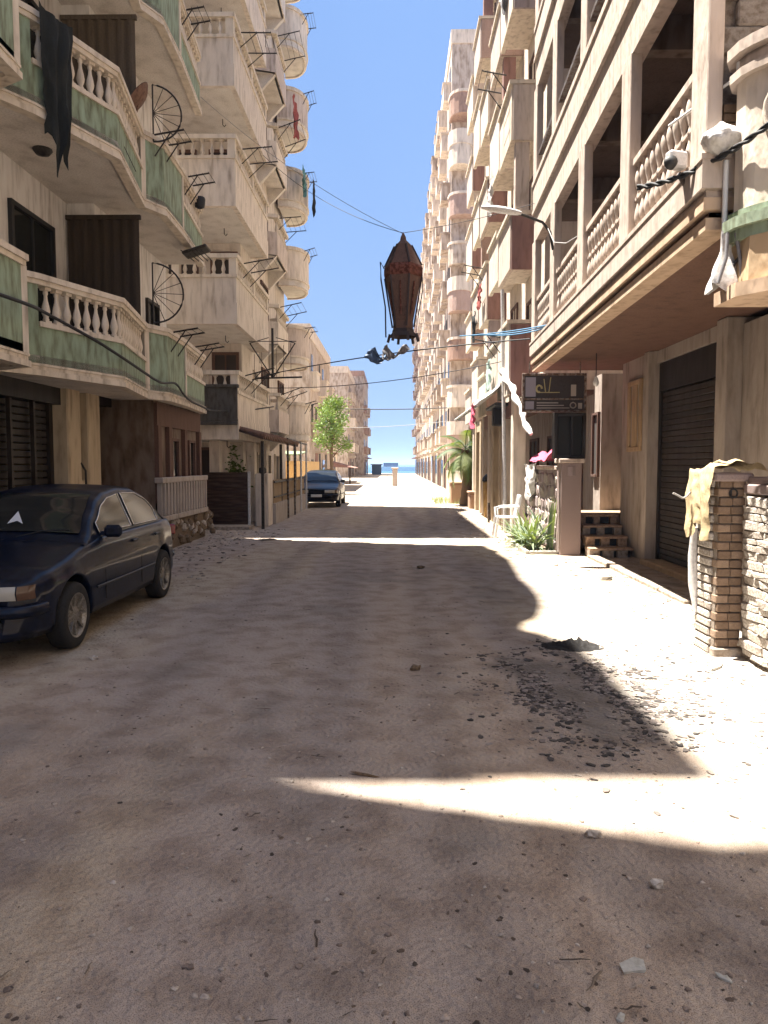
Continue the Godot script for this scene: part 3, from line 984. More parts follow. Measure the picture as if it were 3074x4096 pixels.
# ---------------------------------------------------------------- right side, nearest: rounded bay and the wall below it
func right_near_building() -> void:
	var b := thing("corner_house", "cream house at the right edge with a round arched bay above a green-stained ledge", "building", V(6, 0, 3))
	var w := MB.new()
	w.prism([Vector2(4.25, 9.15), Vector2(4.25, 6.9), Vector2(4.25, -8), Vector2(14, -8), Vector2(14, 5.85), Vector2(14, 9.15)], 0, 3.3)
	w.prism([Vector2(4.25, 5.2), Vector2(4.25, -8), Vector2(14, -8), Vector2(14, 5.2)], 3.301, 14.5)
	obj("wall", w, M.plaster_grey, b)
	# lower box with a pale ledge
	var box := MB.new()
	box.prism([Vector2(2.53, 5.72), Vector2(2.53, 5.4), Vector2(3.1, 4.7), Vector2(4.26, 4.7), Vector2(4.26, 5.72)], 2.9, 3.22)
	var bay := obj("bay", box, M.ochre, b)
	var led := MB.new()
	led.prism([Vector2(2.45, 5.78), Vector2(2.45, 5.42), Vector2(3.06, 4.6), Vector2(4.27, 4.6), Vector2(4.27, 5.78)], 2.8, 2.9)
	obj("ledge", led, M.lip, bay)
	# wall in plan: back, rounded corner, slanting face, end
	var plan := [Vector2(4.26, 5.75), Vector2(2.8, 5.75), Vector2(2.66, 5.745), Vector2(2.56, 5.7), Vector2(2.505, 5.61), Vector2(2.52, 5.5), Vector2(2.56, 5.42), Vector2(3.14, 4.66), Vector2(4.26, 4.66)]
	var gs := MB.new()
	gs.strip(plan, 0, 8, 3.22, 3.3, -0.1, 0.03)
	gs.strip(plan, 0, 8, 3.3, 3.38, -0.1, 0.07)
	gs.strip(plan, 0, 8, 3.38, 3.43, -0.1, 0.035)
	obj("moulding", gs, M.green, bay)
	var wl := MB.new()
	wl.strip(plan, 0, 6, 3.43, 4.36, -0.1, 0.0)
	wl.strip(plan, 7, 8, 3.43, 4.36, -0.1, 0.0)
	# slanting face with a round opening, built as staves
	var a: Vector2 = plan[6]
	var e: Vector2 = plan[7]
	var t := (e - a).normalized()
	var nn := Vector2(t.y, -t.x)
	var len := a.distance_to(e)
	var ring := []
	for i in 48:
		var s0 := len * i / 48.0
		var s1 := len * (i + 1) / 48.0
		var off := (s0 + s1) / 2 - 0.33
		var spans := [[3.43, 4.36]]
		if absf(off) < 0.25:
			var hh := sqrt(0.0625 - off * off)
			spans = [[3.43, 4.05 - hh], [4.05 + hh, 4.36]]
		for sp in spans:
			var p := []
			for y in sp:
				for q in [a + t * s0, a + t * s1, a + t * s1 - nn * 0.1, a + t * s0 - nn * 0.1]:
					p.append(V(q.x, y, q.y))
			wl.hexa(p)
	obj("round_wall", wl, M.beige_light, bay)
	for i in 24:
		var an := TAU * i / 24.0
		var q := a + t * (0.33 + 0.265 * cos(an)) + nn * 0.005
		ring.append(V(q.x, 4.05 + 0.265 * sin(an), q.y))
	var rg := MB.new()
	rg.tube(ring, 0.02, 6, true)
	obj("opening_surround", rg, M.beige_light, bay)
	var dark := MB.new()
	dark.prism([Vector2(2.75, 5.6), Vector2(2.9, 5.2), Vector2(3.3, 4.85), Vector2(4.2, 4.85), Vector2(4.2, 5.6)], 3.43, 4.35)
	obj("inner_wall", dark, M.brown_wall, bay)
	var cor := MB.new()
	cor.strip(plan, 0, 8, 4.36, 4.42, -0.1, 0.05)
	cor.strip(plan, 0, 8, 4.42, 4.52, -0.1, 0.0)
	cor.strip(plan, 0, 8, 4.52, 4.6, -0.1, 0.07)
	obj("cornice", cor, M.pink_beige, bay)
	var cap := MB.new()
	cap.prism(plan, 4.5, 4.59)
	obj("roof", cap, M.pink_beige, bay)

# ---------------------------------------------------------------- the building with long balconies and thin columns
func rx(d: float) -> float:
	return 2.35 + 0.036 * (d - 5.5)

func right_balcony_building() -> void:
	var b := thing("apartment_building", "brown apartment building with long open galleries, thin square columns and ornate balustrades", "building", V(6, 0, 10))
	var far_d := 14.4
	var near_d := 5.75
	var line := [Vector2(rx(far_d), far_d), Vector2(rx(near_d), near_d), Vector2(4.3, near_d)]
	var wall := MB.new()
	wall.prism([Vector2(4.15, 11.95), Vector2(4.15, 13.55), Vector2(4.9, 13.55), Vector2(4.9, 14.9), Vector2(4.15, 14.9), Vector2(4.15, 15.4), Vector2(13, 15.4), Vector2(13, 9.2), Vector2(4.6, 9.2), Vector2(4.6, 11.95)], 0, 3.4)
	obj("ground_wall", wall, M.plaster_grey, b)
	var pil := MB.new()
	pil.box(4.05, 4.62, 0, 3.395, 9.16, 9.45, 0.015)
	pil.box(4.06, 4.2, 0, 3.395, 11.951, 12.15, 0.01)
	pil.box(4.2, 4.6, 3.2, 3.395, 9.451, 11.949)
	obj("pilaster", pil, M.plaster_grey, b)
	var fr := MB.new()
	for q in [[12.45, 12.55, 1.9, 2.95], [13.05, 13.15, 1.9, 2.95], [12.45, 13.15, 2.95, 3.03], [12.45, 13.15, 1.82, 1.9]]:
		fr.box(4.11, 4.155, q[2], q[3], q[0], q[1], 0.008)
	fr.box(4.115, 4.152, 1.9, 2.95, 12.7, 12.9, 0.008)
	obj("wall_panel_moulding", fr, M.ochre, b)
	# big dark roller door, slat by slat
	var rd := MB.new()
	rd.box(4.24, 4.3, 0, 3.2, 9.451, 9.53)
	rd.box(4.24, 4.3, 0, 3.2, 11.87, 11.949)
	rd.box(4.22, 4.3, 2.75, 3.19, 9.53, 11.87)
	var door := obj("roller_door", rd, M.shutter_dark, b)
	var sl := MB.new()
	sl.obox(Transform3D(), Vector3(0.03, 0.083, 2.33), 0.01)
	var slm := sl.done()
	for i in 30:
		put("slat", slm, M.shutter_brown if i % 5 else M.shutter_dark, door, Transform3D(Basis(), V(4.28 + 0.004 * (i % 2), 0.14 + i * 0.088, 10.7)))
	var sill := MB.new()
	sill.box(3.98, 4.32, -0.05, 0.08, 9.46, 11.94, 0.02)
	obj("door_sill", sill, M.ochre, b)
	# entrance recess with a dark door
	opening(b, "door", "x", 4.9, 13.75, 14.7, 0.7, 2.8, -1.0, M.shutter_dark, M.black, 1)
	opening(b, "window", "x", 4.15, 15.0, 15.35, 1.4, 2.6, -1.0, M.red_brown, M.interior, 0, 0.05)
	# floors
	var cols := [5.9, 8.0, 10.15, 12.3, 14.28]
	for k in 4:
		var y0 := 3.4 + 2.8 * k
		var sp := [Vector2(rx(far_d) + 0.04, far_d), Vector2(rx(near_d) + 0.04, near_d + 0.04), Vector2(13, near_d + 0.04), Vector2(13, far_d)]
		var s := MB.new()
		s.prism(sp, y0, y0 + 0.4)
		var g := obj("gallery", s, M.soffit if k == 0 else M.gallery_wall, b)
		var f := MB.new()
		if k == 0:
			f.strip(line, 0, 2, y0 - 0.03, y0 + 0.06, -0.2, 0.0)
			f.strip(line, 0, 2, y0 + 0.06, y0 + 0.11, -0.2, -0.04)
			f.strip(line, 0, 2, y0 + 0.11, y0 + 0.2, -0.2, 0.03)
			obj("moulding", f, M.lip, g)
			var f2 := MB.new()
			f2.strip(line, 0, 2, y0 + 0.2, y0 + 0.26, -0.1, 0.0)
			f2.strip(line, 0, 2, y0 + 0.26, y0 + 0.47, -0.1, 0.055)
			f2.strip(line, 0, 2, y0 + 0.47, y0 + 0.51, -0.14, 0.065)
			obj("fascia", f2, M.pink_beige, g)
		else:
			f.strip(line, 0, 2, y0 - 0.42, y0 + 0.1, -0.16, 0.0)
			f.strip(line, 0, 2, y0 + 0.1, y0 + 0.16, -0.16, 0.045)
			f.strip(line, 0, 2, y0 + 0.16, y0 + 0.62, -0.14, 0.03)
			f.strip(line, 0, 2, y0 + 0.62, y0 + 0.7, -0.16, 0.05)
			obj("fascia", f, M.pink_beige, g)
		# balustrade
		var lo := y0 + (0.56 if k == 0 else 0.74)
		var hi := y0 + (1.32 if k == 0 else 1.18)
		for i in 4:
			var a := Vector2(rx(cols[i + 1]), cols[i + 1] - 0.15)
			var c := Vector2(rx(cols[i]), cols[i] + 0.15)
			var r := MB.new()
			r.strip([a, c], 0, 1, hi - 0.06, hi, -0.11, -0.02)
			if k == 0:
				r.strip([a, c], 0, 1, lo - 0.05, lo + 0.01, -0.11, -0.02)
				r.strip([a, c], 0, 1, lo + 0.34, lo + 0.37, -0.085, -0.045)
			else:
				r.strip([a, c], 0, 1, lo + 0.18, lo + 0.2, -0.075, -0.05)
			var rail := obj("balustrade", r, M.pink_beige if k == 0 else M.iron_grey, g)
			if k == 0:
				var t := (c - a).normalized()
				var nn := Vector2(t.y, -t.x) * -0.065
				var cnt := 11
				for q in cnt:
					var p: Vector2 = a.lerp(c, (q + 0.5) / cnt) + nn
					put("baluster", _scroll(hi - lo - 0.07), M.pink_beige, rail, Transform3D(Basis(Vector3.UP, atan2(t.y, t.x)), V(p.x, lo + 0.01, p.y)))
		for i in 5:
			var cm := MB.new()
			var x: float = rx(cols[i])
			cm.box(x - 0.02, x + 0.1, y0 + 0.42, y0 + (2.39 if k < 3 else 2.79), cols[i] - 0.15, cols[i] + 0.15, 0.008)
			obj("column", cm, M.pink_beige, g)
		var bw := MB.new()
		bw.prism([Vector2(4.2, near_d + 0.3), Vector2(4.2, far_d - 0.01), Vector2(13, far_d - 0.01), Vector2(13, near_d + 0.3)], y0 + 0.4, y0 + 2.8)
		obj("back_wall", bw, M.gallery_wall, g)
		if k < 2:
			for d in [6.6, 8.8, 11.0, 13.0]:
				opening(g, "door", "x", 4.2, d, d + 0.95, y0 + 0.42, y0 + 2.2, -1.0, M.red_brown, M.interior, 1)
			for d in [8.0, 10.15, 12.3]:
				var beam := MB.new()
				beam.box(rx(d) + 0.101, 4.2, y0 + 2.45, y0 + 2.79, d - 0.08, d + 0.08)
				obj("ceiling_beam", beam, M.brown_wall, g)
	var rf := MB.new()
	rf.prism([Vector2(rx(far_d) - 0.05, far_d), Vector2(rx(near_d) - 0.05, near_d), Vector2(13, near_d), Vector2(13, far_d)], 14.6, 14.9)
	obj("roof", rf, M.pink_beige, b)
	# end wall of concrete blocks, facing the viewer
	var ew := MB.new()
	ew.box(2.5, 4.6, 4.33, 6.05, near_d + 0.21, near_d + 0.3)
	ew.box(2.5, 13, 6.06, 14.59, near_d + 0.17, near_d + 0.29)
	var endw := obj("end_wall", ew, M.mortar, b)
	var vars := []
	for i in 3:
		var q := MB.new()
		q.obox(Transform3D(Basis(), Vector3(0, 0, 0)), Vector3(0.385, 0.188, 0.1 + 0.008 * i), 0.012)
		vars.append(q.done())
	for r in 9:
		for c in 6:
			var x := 2.62 + c * 0.4 + (0.2 if r % 2 else 0.0)
			put("block", vars[(r * 7 + c * 3) % 3], M.block if (r * 5 + c) % 3 else M.block_b, endw, Transform3D(Basis(Vector3.UP, rng.randf_range(-0.008, 0.008)), V(x, 4.44 + r * 0.2, near_d + 0.2)))
	# brown brick pier beside the first column
	var bp := MB.new()
	bp.box(2.5, 2.78, 3.9, 4.32, near_d + 0.12, near_d + 0.2)
	var pier := obj("brick_pier", bp, M.mortar, b)
	for r in 6:
		for c in 2:
			var q := MB.new()
			q.obox(Transform3D(), Vector3(0.16 if (r + c) % 2 else 0.1, 0.06, 0.1), 0.006)
			put("brick", q.done(), [M.brick_a, M.brick_b, M.brick_b][(r + c * 2) % 3], pier, Transform3D(Basis(), V((2.58 if (r % 2) else 2.55) + c * 0.14, 3.95 + r * 0.068, near_d + 0.11)))
	# weather canopy arm and bare bulb under the gallery
	var bulb := MB.new()
	bulb.tube([V(3.3, 3.4, 12.2), V(3.3, 3.02, 12.2)], 0.008, 5)
	var bl := single("hanging_bulb", "bare white bulb hanging on a short wire under the brown gallery ceiling", "light bulb", bulb, M.cable)
	var gb := MB.new()
	gb.lathe([Vector2(0.0, 2.86), Vector2(0.035, 2.88), Vector2(0.052, 2.93), Vector2(0.035, 2.98), Vector2(0.02, 3.02)], 12, Transform3D(Basis(), V(3.3, 0, 12.2)))
	obj("bulb", gb, M.white_plastic, bl)

var scroll_mesh: ArrayMesh

# a bulbous double-bellied baluster
func _scroll(h: float) -> ArrayMesh:
	if scroll_mesh == null:
		var b := MB.new()
		var p := []
		for q in [[0.55, 0.0], [0.55, 0.05], [0.3, 0.07], [0.75, 0.14], [1.0, 0.22], [0.8, 0.31], [0.35, 0.42], [0.5, 0.475], [0.75, 0.5], [0.5, 0.525], [0.35, 0.58], [0.8, 0.69], [1.0, 0.78], [0.75, 0.86], [0.3, 0.93], [0.55, 0.95], [0.55, 1.0]]:
			p.append(Vector2(q[0] * 0.042, q[1] * h))
		b.lathe(p, 10)
		scroll_mesh = b.done()
	return scroll_mesh

# ---------------------------------------------------------------- right side beyond
func right_far() -> void:
	# middle building with three stacks of boxy balconies
	var b := thing("apartment_building", "cream and maroon apartment building with boxy staggered balconies past the brown galleries", "building", V(8, 0, 23))
	var w := MB.new()
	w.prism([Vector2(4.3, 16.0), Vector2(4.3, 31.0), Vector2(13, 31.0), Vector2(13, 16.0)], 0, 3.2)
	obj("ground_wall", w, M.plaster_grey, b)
	var w2 := MB.new()
	w2.prism([Vector2(3.2, 16.0), Vector2(3.3, 31.0), Vector2(13, 31.0), Vector2(13, 16.0)], 3.201, 16.3)
	obj("wall", w2, M.beige_light, b)
	var stacks := [[16.6, 18.4, 2.56, 0.0], [19.1, 20.9, 2.64, 0.35], [21.7, 23.5, 2.68, -0.1], [24.3, 26.1, 2.74, 0.3], [27.2, 29.2, 2.82, 0.0]]
	var ends := [M.maroon, M.pink_beige, M.lavender, M.maroon, M.far_pink, M.maroon, M.pink_beige]
	for si in 5:
		var st: Array = stacks[si]
		for k in (4 if si < 3 else 5):
			var y0: float = 3.25 + 2.75 * k + st[3]
			var x: float = st[2]
			var hgt := 1.05 if (k + si) % 3 else 1.45
			var s := MB.new()
			s.prism([Vector2(x + 0.05, st[1]), Vector2(x + 0.05, st[0]), Vector2(3.25, st[0]), Vector2(3.25, st[1])], y0, y0 + 0.16)
			var bal := obj("balcony", s, M.beige_light, b)
			var fp := MB.new()
			fp.box(x, x + 0.1, y0 - 0.1, y0 + hgt, st[0] + 0.001, st[1])
			obj("parapet", fp, [M.beige_light, M.pink_beige, M.cream][(k + si) % 3], bal)
			var ep := MB.new()
			ep.box(x + 0.03, 3.25, y0 - 0.13, y0 + hgt - 0.02, st[0] - 0.05, st[0])
			obj("end_panel", ep, ends[(k * 3 + si * 2) % 7], bal)
			var cap := MB.new()
			cap.strip([Vector2(x, st[1]), Vector2(x, st[0]), Vector2(3.24, st[0])], 0, 2, y0 + hgt, y0 + hgt + 0.08, -0.13, 0.06)
			obj("hand_rail", cap, M.cream, bal)
			if (k + si * 2) % 3 == 1:
				var pier := MB.new()
				pier.box(x + 0.1, x + 0.4, y0 + hgt + 0.081, y0 + 2.6, st[0], st[0] + 0.25)
				obj("pier", pier, ends[(k + si) % 7], bal)
			opening(bal, "window", "x", 3.22 + 0.0066 * (st[0] - 16.0), st[0] + 0.4, st[0] + 1.3, y0 + 0.2, y0 + 2.1, -1.0, M.red_brown, M.interior, 1)
		for d in [st[0] + 0.1, st[1] - 0.3]:
			var c := MB.new()
			c.box(st[2] + 0.12, st[2] + 0.42, 0, 3.08, d, d + 0.3, 0.02)
			obj("column", c, M.pillar if si % 2 else M.beige_light, b)
		var be := MB.new()
		be.box(st[2] + 0.15, st[2] + 0.38, 2.7, 3.07, st[0] + 0.402, st[1] - 0.302)
		obj("beam", be, M.maroon if si % 2 == 0 else M.pillar, b)
		opening(b, "door", "x", 4.3, st[0] + 0.3, st[0] + 1.4, 0.05, 2.3, -1.0, M.red_brown, M.interior, 1)
	var sof := MB.new()
	sof.box(3.19, 4.31, 3.1, 3.2, 16.05, 30.95)
	obj("porch_ceiling", sof, M.soffit, b)
	var rf := MB.new()
	rf.prism([Vector2(3.1, 16.0), Vector2(3.2, 31.0), Vector2(13, 31.0), Vector2(13, 16.0)], 16.3, 16.5)
	obj("roof", rf, M.cream, b)
	# tall rows behind: three houses in line
	var t1 := far_house("tall nine-storey rubble-beige tower with a glazed top room and round balconies at its near end", 3.42, 12, 45, 68, 26.2, -1.0, M.far_beige, M.far_cream, 1.75, 2.9, 0.55, 3.0)
	for k in 8:
		var y := 2.2 + 2.78 * k
		var rp := []
		for i in 9:
			var a := PI * i / 8.0
			rp.append(Vector2(3.3 + (0.62 + 0.1 * (k % 3)) * (1.0 - cos(a)), 45.0 - (0.9 + 0.15 * (k % 4)) * pow(sin(a), 0.6)))
		var q := MB.new()
		q.strip(rp, 0, 8, y, y + 1.15, -0.12, 0.05)
		q.prism(rp, y + 0.05, y + 0.2)
		var rb := obj("round_balcony", q, [M.far_pink, M.far_cream, M.far_brown, M.far_pink, M.far_beige][k % 5], t1)
		var cr := MB.new()
		cr.strip(rp, 0, 8, y + 1.15, y + (1.95 if k % 3 == 0 and k < 8 else 1.3), -0.1, 0.1)
		obj("upper_panel", cr, M.far_cream, rb)
		opening(t1, "window", "z", -45.0, 5.2, 6.3, y + 0.3, y + 1.9, 1.0, M.far_cream, M.glass_pale if k == 8 else M.glass_far, 1)
	opening(t1, "window", "z", -45.0, 3.75, 5.0, 23.3, 25.2, 1.0, M.far_cream, M.glass_pale, 2, 0.1)
	far_house("second tall beige block in the long row on the right", 3.5, 12, 68.5, 95, 25.9, -1.0, M.far_cream, M.far_beige, 2.1, 2.9, 0.6)
	far_house("last beige block of the long right row, nearest the sea", 3.6, 13, 96, 121, 25.3, -1.0, M.far_beige, M.far_brown, 2.2, 2.9, 0.6)
	var lw := MB.new()
	lw.box(3.15, 3.4, 0, 1.25, 31.3, 44.0)
	single("boundary_wall", "low pinkish boundary wall along the right of the street, behind the palm", "wall", lw, M.pink_beige)

# ---------------------------------------------------------------- stone garden wall with brick pier and yellow cloth
func garden_wall() -> void:
	var b := thing("garden_wall", "sunlit garden wall of rough stacked pale stones ending in a brown brick pier", "wall", V(2.95, 0, 5))
	var core := MB.new()
	core.box(2.905, 3.12, -0.05, 1.36, 2.2, 6.12)
	obj("core", core, M.mortar_pale, b)
	var cap := MB.new()
	cap.box(2.87, 3.18, 1.36, 1.44, 2.15, 6.1, 0.012)
	cap.box(2.9, 3.15, 1.44, 1.5, 2.15, 6.1, 0.01)
	obj("coping", cap, M.granite, b)
	var vars := []
	for i in 6:
		var q := MB.new()
		q.obox(Transform3D(), Vector3.ONE, 0.11)
		for j in q.v.size():
			var p := q.v[j]
			q.v[j] = p + Vector3(noise.get_noise_3d(p.x * 4 + i * 9, p.y * 4, p.z * 4), noise.get_noise_3d(p.x * 4, p.y * 4 + i * 7, p.z * 4), noise.get_noise_3d(p.x * 4, p.y * 4, p.z * 4 + i * 5)) * Vector3(0.3, 0.14, 0.06)
		vars.append(q.done())
	var y := 0.04
	var row := 0
	while y < 1.34:
		var hgt := rng.randf_range(0.045, 0.085)
		var d := 6.08
		while d > 2.3:
			var len := rng.randf_range(0.16, 0.42)
			var dep := rng.randf_range(0.06, 0.13)
			var s := Vector3(dep, hgt * 0.93, len * 0.97)
			if y + hgt < 1.37:
				put("stone", vars[rng.randi() % 6], [M.stone_a, M.stone_c, M.stone_c, M.stone_b, M.stone_a][rng.randi() % 5], b, Transform3D(Basis(Vector3(1, 0, 0), rng.randf_range(-0.03, 0.03)).scaled_local(s), V(2.92 - dep * 0.1, y + hgt / 2, d - len / 2)))
			d -= len
		y += hgt
		row += 1
	# pier: bricks laid round a core
	var pc := MB.new()
	pc.box(2.69, 2.90, -0.05, 1.46, 6.155, 6.53)
	var pier := obj("pier", pc, M.mortar_pale, b)
	var bm := []
	for i in 3:
		var q := MB.new()
		q.obox(Transform3D(), Vector3(0.103, 0.064, 0.11 + 0.006 * i), 0.006)
		bm.append(q.done())
	var r := 0
	y = 0.035
	while y < 1.46:
		for c in 2:
			put("brick", bm[(r + c) % 3], [M.brick_a, M.brick_b, M.brick_c, M.brick_b][(r * 3 + c) % 4], pier, Transform3D(Basis(), V(2.735 + c * 0.107 + (0.012 if r % 2 else 0.0), y, 6.185)))
		var lm := MB.new()
		lm.obox(Transform3D(), Vector3(0.07, 0.066, 0.33 if r % 2 else 0.31), 0.012)
		put("brick", lm.done(), [M.stone_a, M.stone_c, M.stone_b][r % 3], pier, Transform3D(Basis(), V(2.70, y, 6.38)))
		y += 0.074
		r += 1
	var pt := MB.new()
	pt.box(2.63, 2.95, 1.46, 1.53, 6.08, 6.6, 0.015)
	obj("pier_cap", pt, M.granite, b)
	var hole := MB.new()
	hole.lathe([Vector2(0.0, 0.0), Vector2(0.035, 0.0), Vector2(0.04, 0.012), Vector2(0.03, 0.014), Vector2(0.028, 0.004)], 12, Transform3D(Basis(Vector3(1, 0, 0), PI / 2), V(2.8, 1.36, 6.13)))
	obj("socket", hole, M.black, pier)
	var ft := MB.new()
	ft.box(2.66, 2.93, -0.02, 0.07, 6.1, 6.18, 0.01)
	obj("foot", ft, M.concrete, pier)
	# yellow cloth over the pier head, hanging down on the street side
	var pts := []
	var W := 15
	var L := 46
	for i in L:
		var s := float(i) / (L - 1)
		for j in W:
			var t := float(j) / (W - 1)
			var d := 6.05 + t * 0.5
			var x: float
			var yy: float
			if s < 0.5:
				var u := s / 0.5
				x = lerpf(3.04, 2.6, u)
				yy = 1.545 + 0.085 * pow(sin(u * PI), 0.6) * (0.65 + 0.35 * sin(t * 4.0 + 0.6)) + 0.012 * sin(u * 15.0 + t * 5.0) + 0.04 * maxf(0.0, noise.get_noise_2d(u * 5.0, t * 5.0 + 20.0))
			else:
				var u := (s - 0.5) / 0.5
				x = 2.6 - 0.04 * sin(minf(1.0, u * 2.0) * PI * 0.5) + 0.03 * sin(t * 15.0 + u * 2.5) * u + 0.02 * noise.get_noise_2d(u * 6.0, t * 6.0)
				yy = 1.54 - u * (0.5 + 0.07 * sin(t * 7.0 + 1.0))
				d = 6.05 + t * 0.5 * (1.0 - 0.28 * u)
			pts.append(V(x, yy, d))
	var cl := MB.new()
	cl.grid(pts, W)
	single("draped_cloth", "crumpled yellow cloth thrown over the head of the brick pier", "cloth", cl, M.yellow_cloth)
	# bent wire sticking out beyond the cloth
	var wp := []
	for i in 14:
		var t := i / 13.0
		wp.append(V(2.68 - 0.27 * t, 1.36 + 0.05 * sin(t * 7.0) - (0.1 * maxf(0.0, t - 0.8) * 5.0 * 0.4), 6.4))
	var wm := MB.new()
	wm.tube(wp, 0.009, 5)
	single("bent_wire", "pale bent wire poking out beside the yellow cloth on the pier", "wire", wm, M.cable_pale)
	var jug := MB.new()
	jug.tube([V(2.645, 1.05, 6.5), V(2.64, 0.8, 6.52), V(2.645, 0.55, 6.5), V(2.665, 0.3, 6.48)], [0.03, 0.04, 0.045, 0.02], 8)
	single("hanging_sleeve", "pale strip of cloth hanging down the back of the brick pier", "cloth", jug, M.white_cloth)

# ---------------------------------------------------------------- entrance of the brown building: pier, steps, signs
func entrance() -> void:
	var p := thing("gate_pier", "pinkish brown stone gate pier with a flat top beside the entrance steps", "pillar", V(3.1, 0, 13.1))
	var q := MB.new()
	q.box(2.93, 3.29, 0, 1.62, 12.96, 13.3, 0.01)
	obj("shaft", q, M.granite, p)
	var c := MB.new()
	c.box(2.89, 3.33, 1.62, 1.7, 12.92, 13.34, 0.012)
	obj("cap", c, M.pink_beige, p)
	var pl := MB.new()
	pl.box(3.04, 3.17, 1.4, 1.56, 12.945, 12.962, 0.004)
	obj("plate", pl, M.lavender, p)
	var lw := thing("garden_wall", "low wall clad in purple-grey crazy stones behind the spiky plants, joined to the gate pier", "wall", V(3.0, 0, 14.8))
	var lc := MB.new()
	lc.box(2.97, 3.2, 0, 1.5, 13.31, 16.3)
	obj("core", lc, M.lavender, lw)
	for i in 60:
		var s := MB.new()
		s.obox(Transform3D(Basis(Vector3(1, 0, 0), rng.randf_range(-0.6, 0.6)), V(2.965, 0.12 + (i / 10) * 0.24, 13.45 + (i % 10) * 0.3 + rng.randf_range(-0.05, 0.05))), Vector3(0.05, rng.randf_range(0.15, 0.24), rng.randf_range(0.18, 0.3)), 0.02)
		obj("stone", s, [M.lavender, M.granite, M.stone_b][i % 3], lw)
	var lcap := MB.new()
	lcap.box(2.92, 3.25, 1.5, 1.57, 13.345, 16.35, 0.01)
	obj("coping", lcap, M.pink_beige, lw)
	var st := thing("entrance_steps", "four worn tiled steps up to the brown building's doorway, with open hollows in the risers", "steps", V(3.8, 0, 13.3))
	for i in 4:
		var s := MB.new()
		var d := 12.62 + i * 0.32
		s.box(3.36 + 0.02 * i, 4.1, i * 0.17 + 0.13, i * 0.17 + 0.17, d - 0.03, d + 0.34, 0.008)
		var o := obj("step", s, M.step_tile, st)
		for x in ([3.36, 3.62, 3.92] if i > 0 else [3.36, 3.6, 3.84]):
			var r := MB.new()
			r.box(x + 0.02 * i, x + 0.17, i * 0.17 + (0.0 if i == 0 else 0.001), i * 0.17 + 0.13, d, d + 0.3)
			obj("riser_block", r, M.step_tile if i % 2 else M.concrete, o)
		var v := MB.new()
		v.box(3.4, 4.08, i * 0.17 + 0.002, i * 0.17 + 0.128, d + 0.1, d + 0.33)
		obj("hollow", v, M.black, o)
	var land := MB.new()
	land.box(3.4, 4.88, 0.0, 0.68, 13.93, 14.88)
	obj("landing", land, M.step_tile, st)
	# framed sign hung from the gallery edge
	var sg := thing("hanging_sign", "framed dark shop sign with faded lettering hung under the gallery edge", "sign", V(2.8, 2.55, 13.2))
	var x0 := 2.27
	var x1 := 3.4
	var y0 := 2.52
	var y1 := 3.2
	var d := 13.2
	var fr := MB.new()
	for r in [[x0, x0 + 0.04, y0, y1], [x1 - 0.04, x1, y0, y1], [x0 + 0.04, x1 - 0.04, y1 - 0.04, y1], [x0 + 0.04, x1 - 0.04, y0, y0 + 0.04], [x0 + 0.04, x1 - 0.04, 2.735, 2.765]]:
		fr.box(r[0], r[1], r[2], r[3], d - 0.04, d + 0.04, 0.006)
	for x in [x0 + 0.12, x1 - 0.12]:
		fr.box(x, x + 0.02, y1, 3.41, d - 0.01, d + 0.01)
	obj("frame", fr, M.sign_frame, sg)
	var bd := MB.new()
	bd.box(x0 + 0.04, x1 - 0.04, y0 + 0.04, y1 - 0.04, d - 0.01, d + 0.02)
	obj("board", bd, M.sign_dark, sg)
	var f := d - 0.014
	var li := MB.new()
	li.box(x0 + 0.06, x0 + 0.24, 2.79, 3.13, f - 0.008, f)
	li.box(x0 + 0.06, x0 + 0.21, 2.57, 2.71, f - 0.008, f)
	obj("panel", li, M.sign_lilac, sg)
	# faded joined script: a base line with tall strokes, bowls and dots
	var sc := MB.new()
	var arc := func(cx: float, cy: float, rx_: float, ry: float, a0: float, a1: float, r: float) -> void:
		var pts := []
		for i in 11:
			var a := lerpf(a0, a1, i / 10.0)
			pts.append(V(cx + rx_ * cos(a), cy + ry * sin(a), f - 0.004))
		sc.tube(pts, r, 5)
	sc.bar(V(x0 + 0.47, 2.87, f - 0.004), V(x0 + 0.5, 3.13, f - 0.004), 0.045, 0.012)
	sc.bar(V(x0 + 0.41, 2.87, f - 0.004), V(x0 + 0.38, 3.1, f - 0.004), 0.045, 0.012)
	sc.bar(V(x0 + 0.28, 2.865, f - 0.004), V(x0 + 0.66, 2.865, f - 0.004), 0.035, 0.012)
	arc.call(x0 + 0.3, 2.93, 0.05, 0.06, 0.0, PI * 1.6, 0.02)
	obj("lettering", sc, M.sign_yellow, sg)
	sc = MB.new()
	arc.call(x0 + 0.68, 2.95, 0.07, 0.08, -PI * 0.5, PI * 0.9, 0.022)
	arc.call(x0 + 0.76, 2.9, 0.08, 0.06, PI, TAU, 0.022)
	sc.box(x0 + 0.86, x0 + 0.95, 2.8, 3.0, f - 0.008, f)
	arc.call(x0 + 0.98, 3.05, 0.06, 0.04, 0.0, PI, 0.018)
	for i in 3:
		sc.box(x0 + 0.26, x0 + 0.84 - 0.1 * i, 2.585 + i * 0.045, 2.6 + i * 0.045, f - 0.006, f)
	var ring := []
	for i in 14:
		ring.append(V(x0 + 0.9 + 0.05 * cos(TAU * i / 14), 2.64 + 0.05 * sin(TAU * i / 14), f - 0.004))
	sc.tube(ring, 0.012, 5, true)
	sc.box(x0 + 0.99, x0 + 1.06, 2.58, 2.68, f - 0.006, f)
	obj("lettering", sc, M.sign_pale, sg)
	# dark framed screen standing on the pier
	var ds := thing("notice_case", "tall dark glazed double case standing on the gate pier, below the hanging sign", "display case", V(3.1, 1.7, 13.1))
	var df := MB.new()
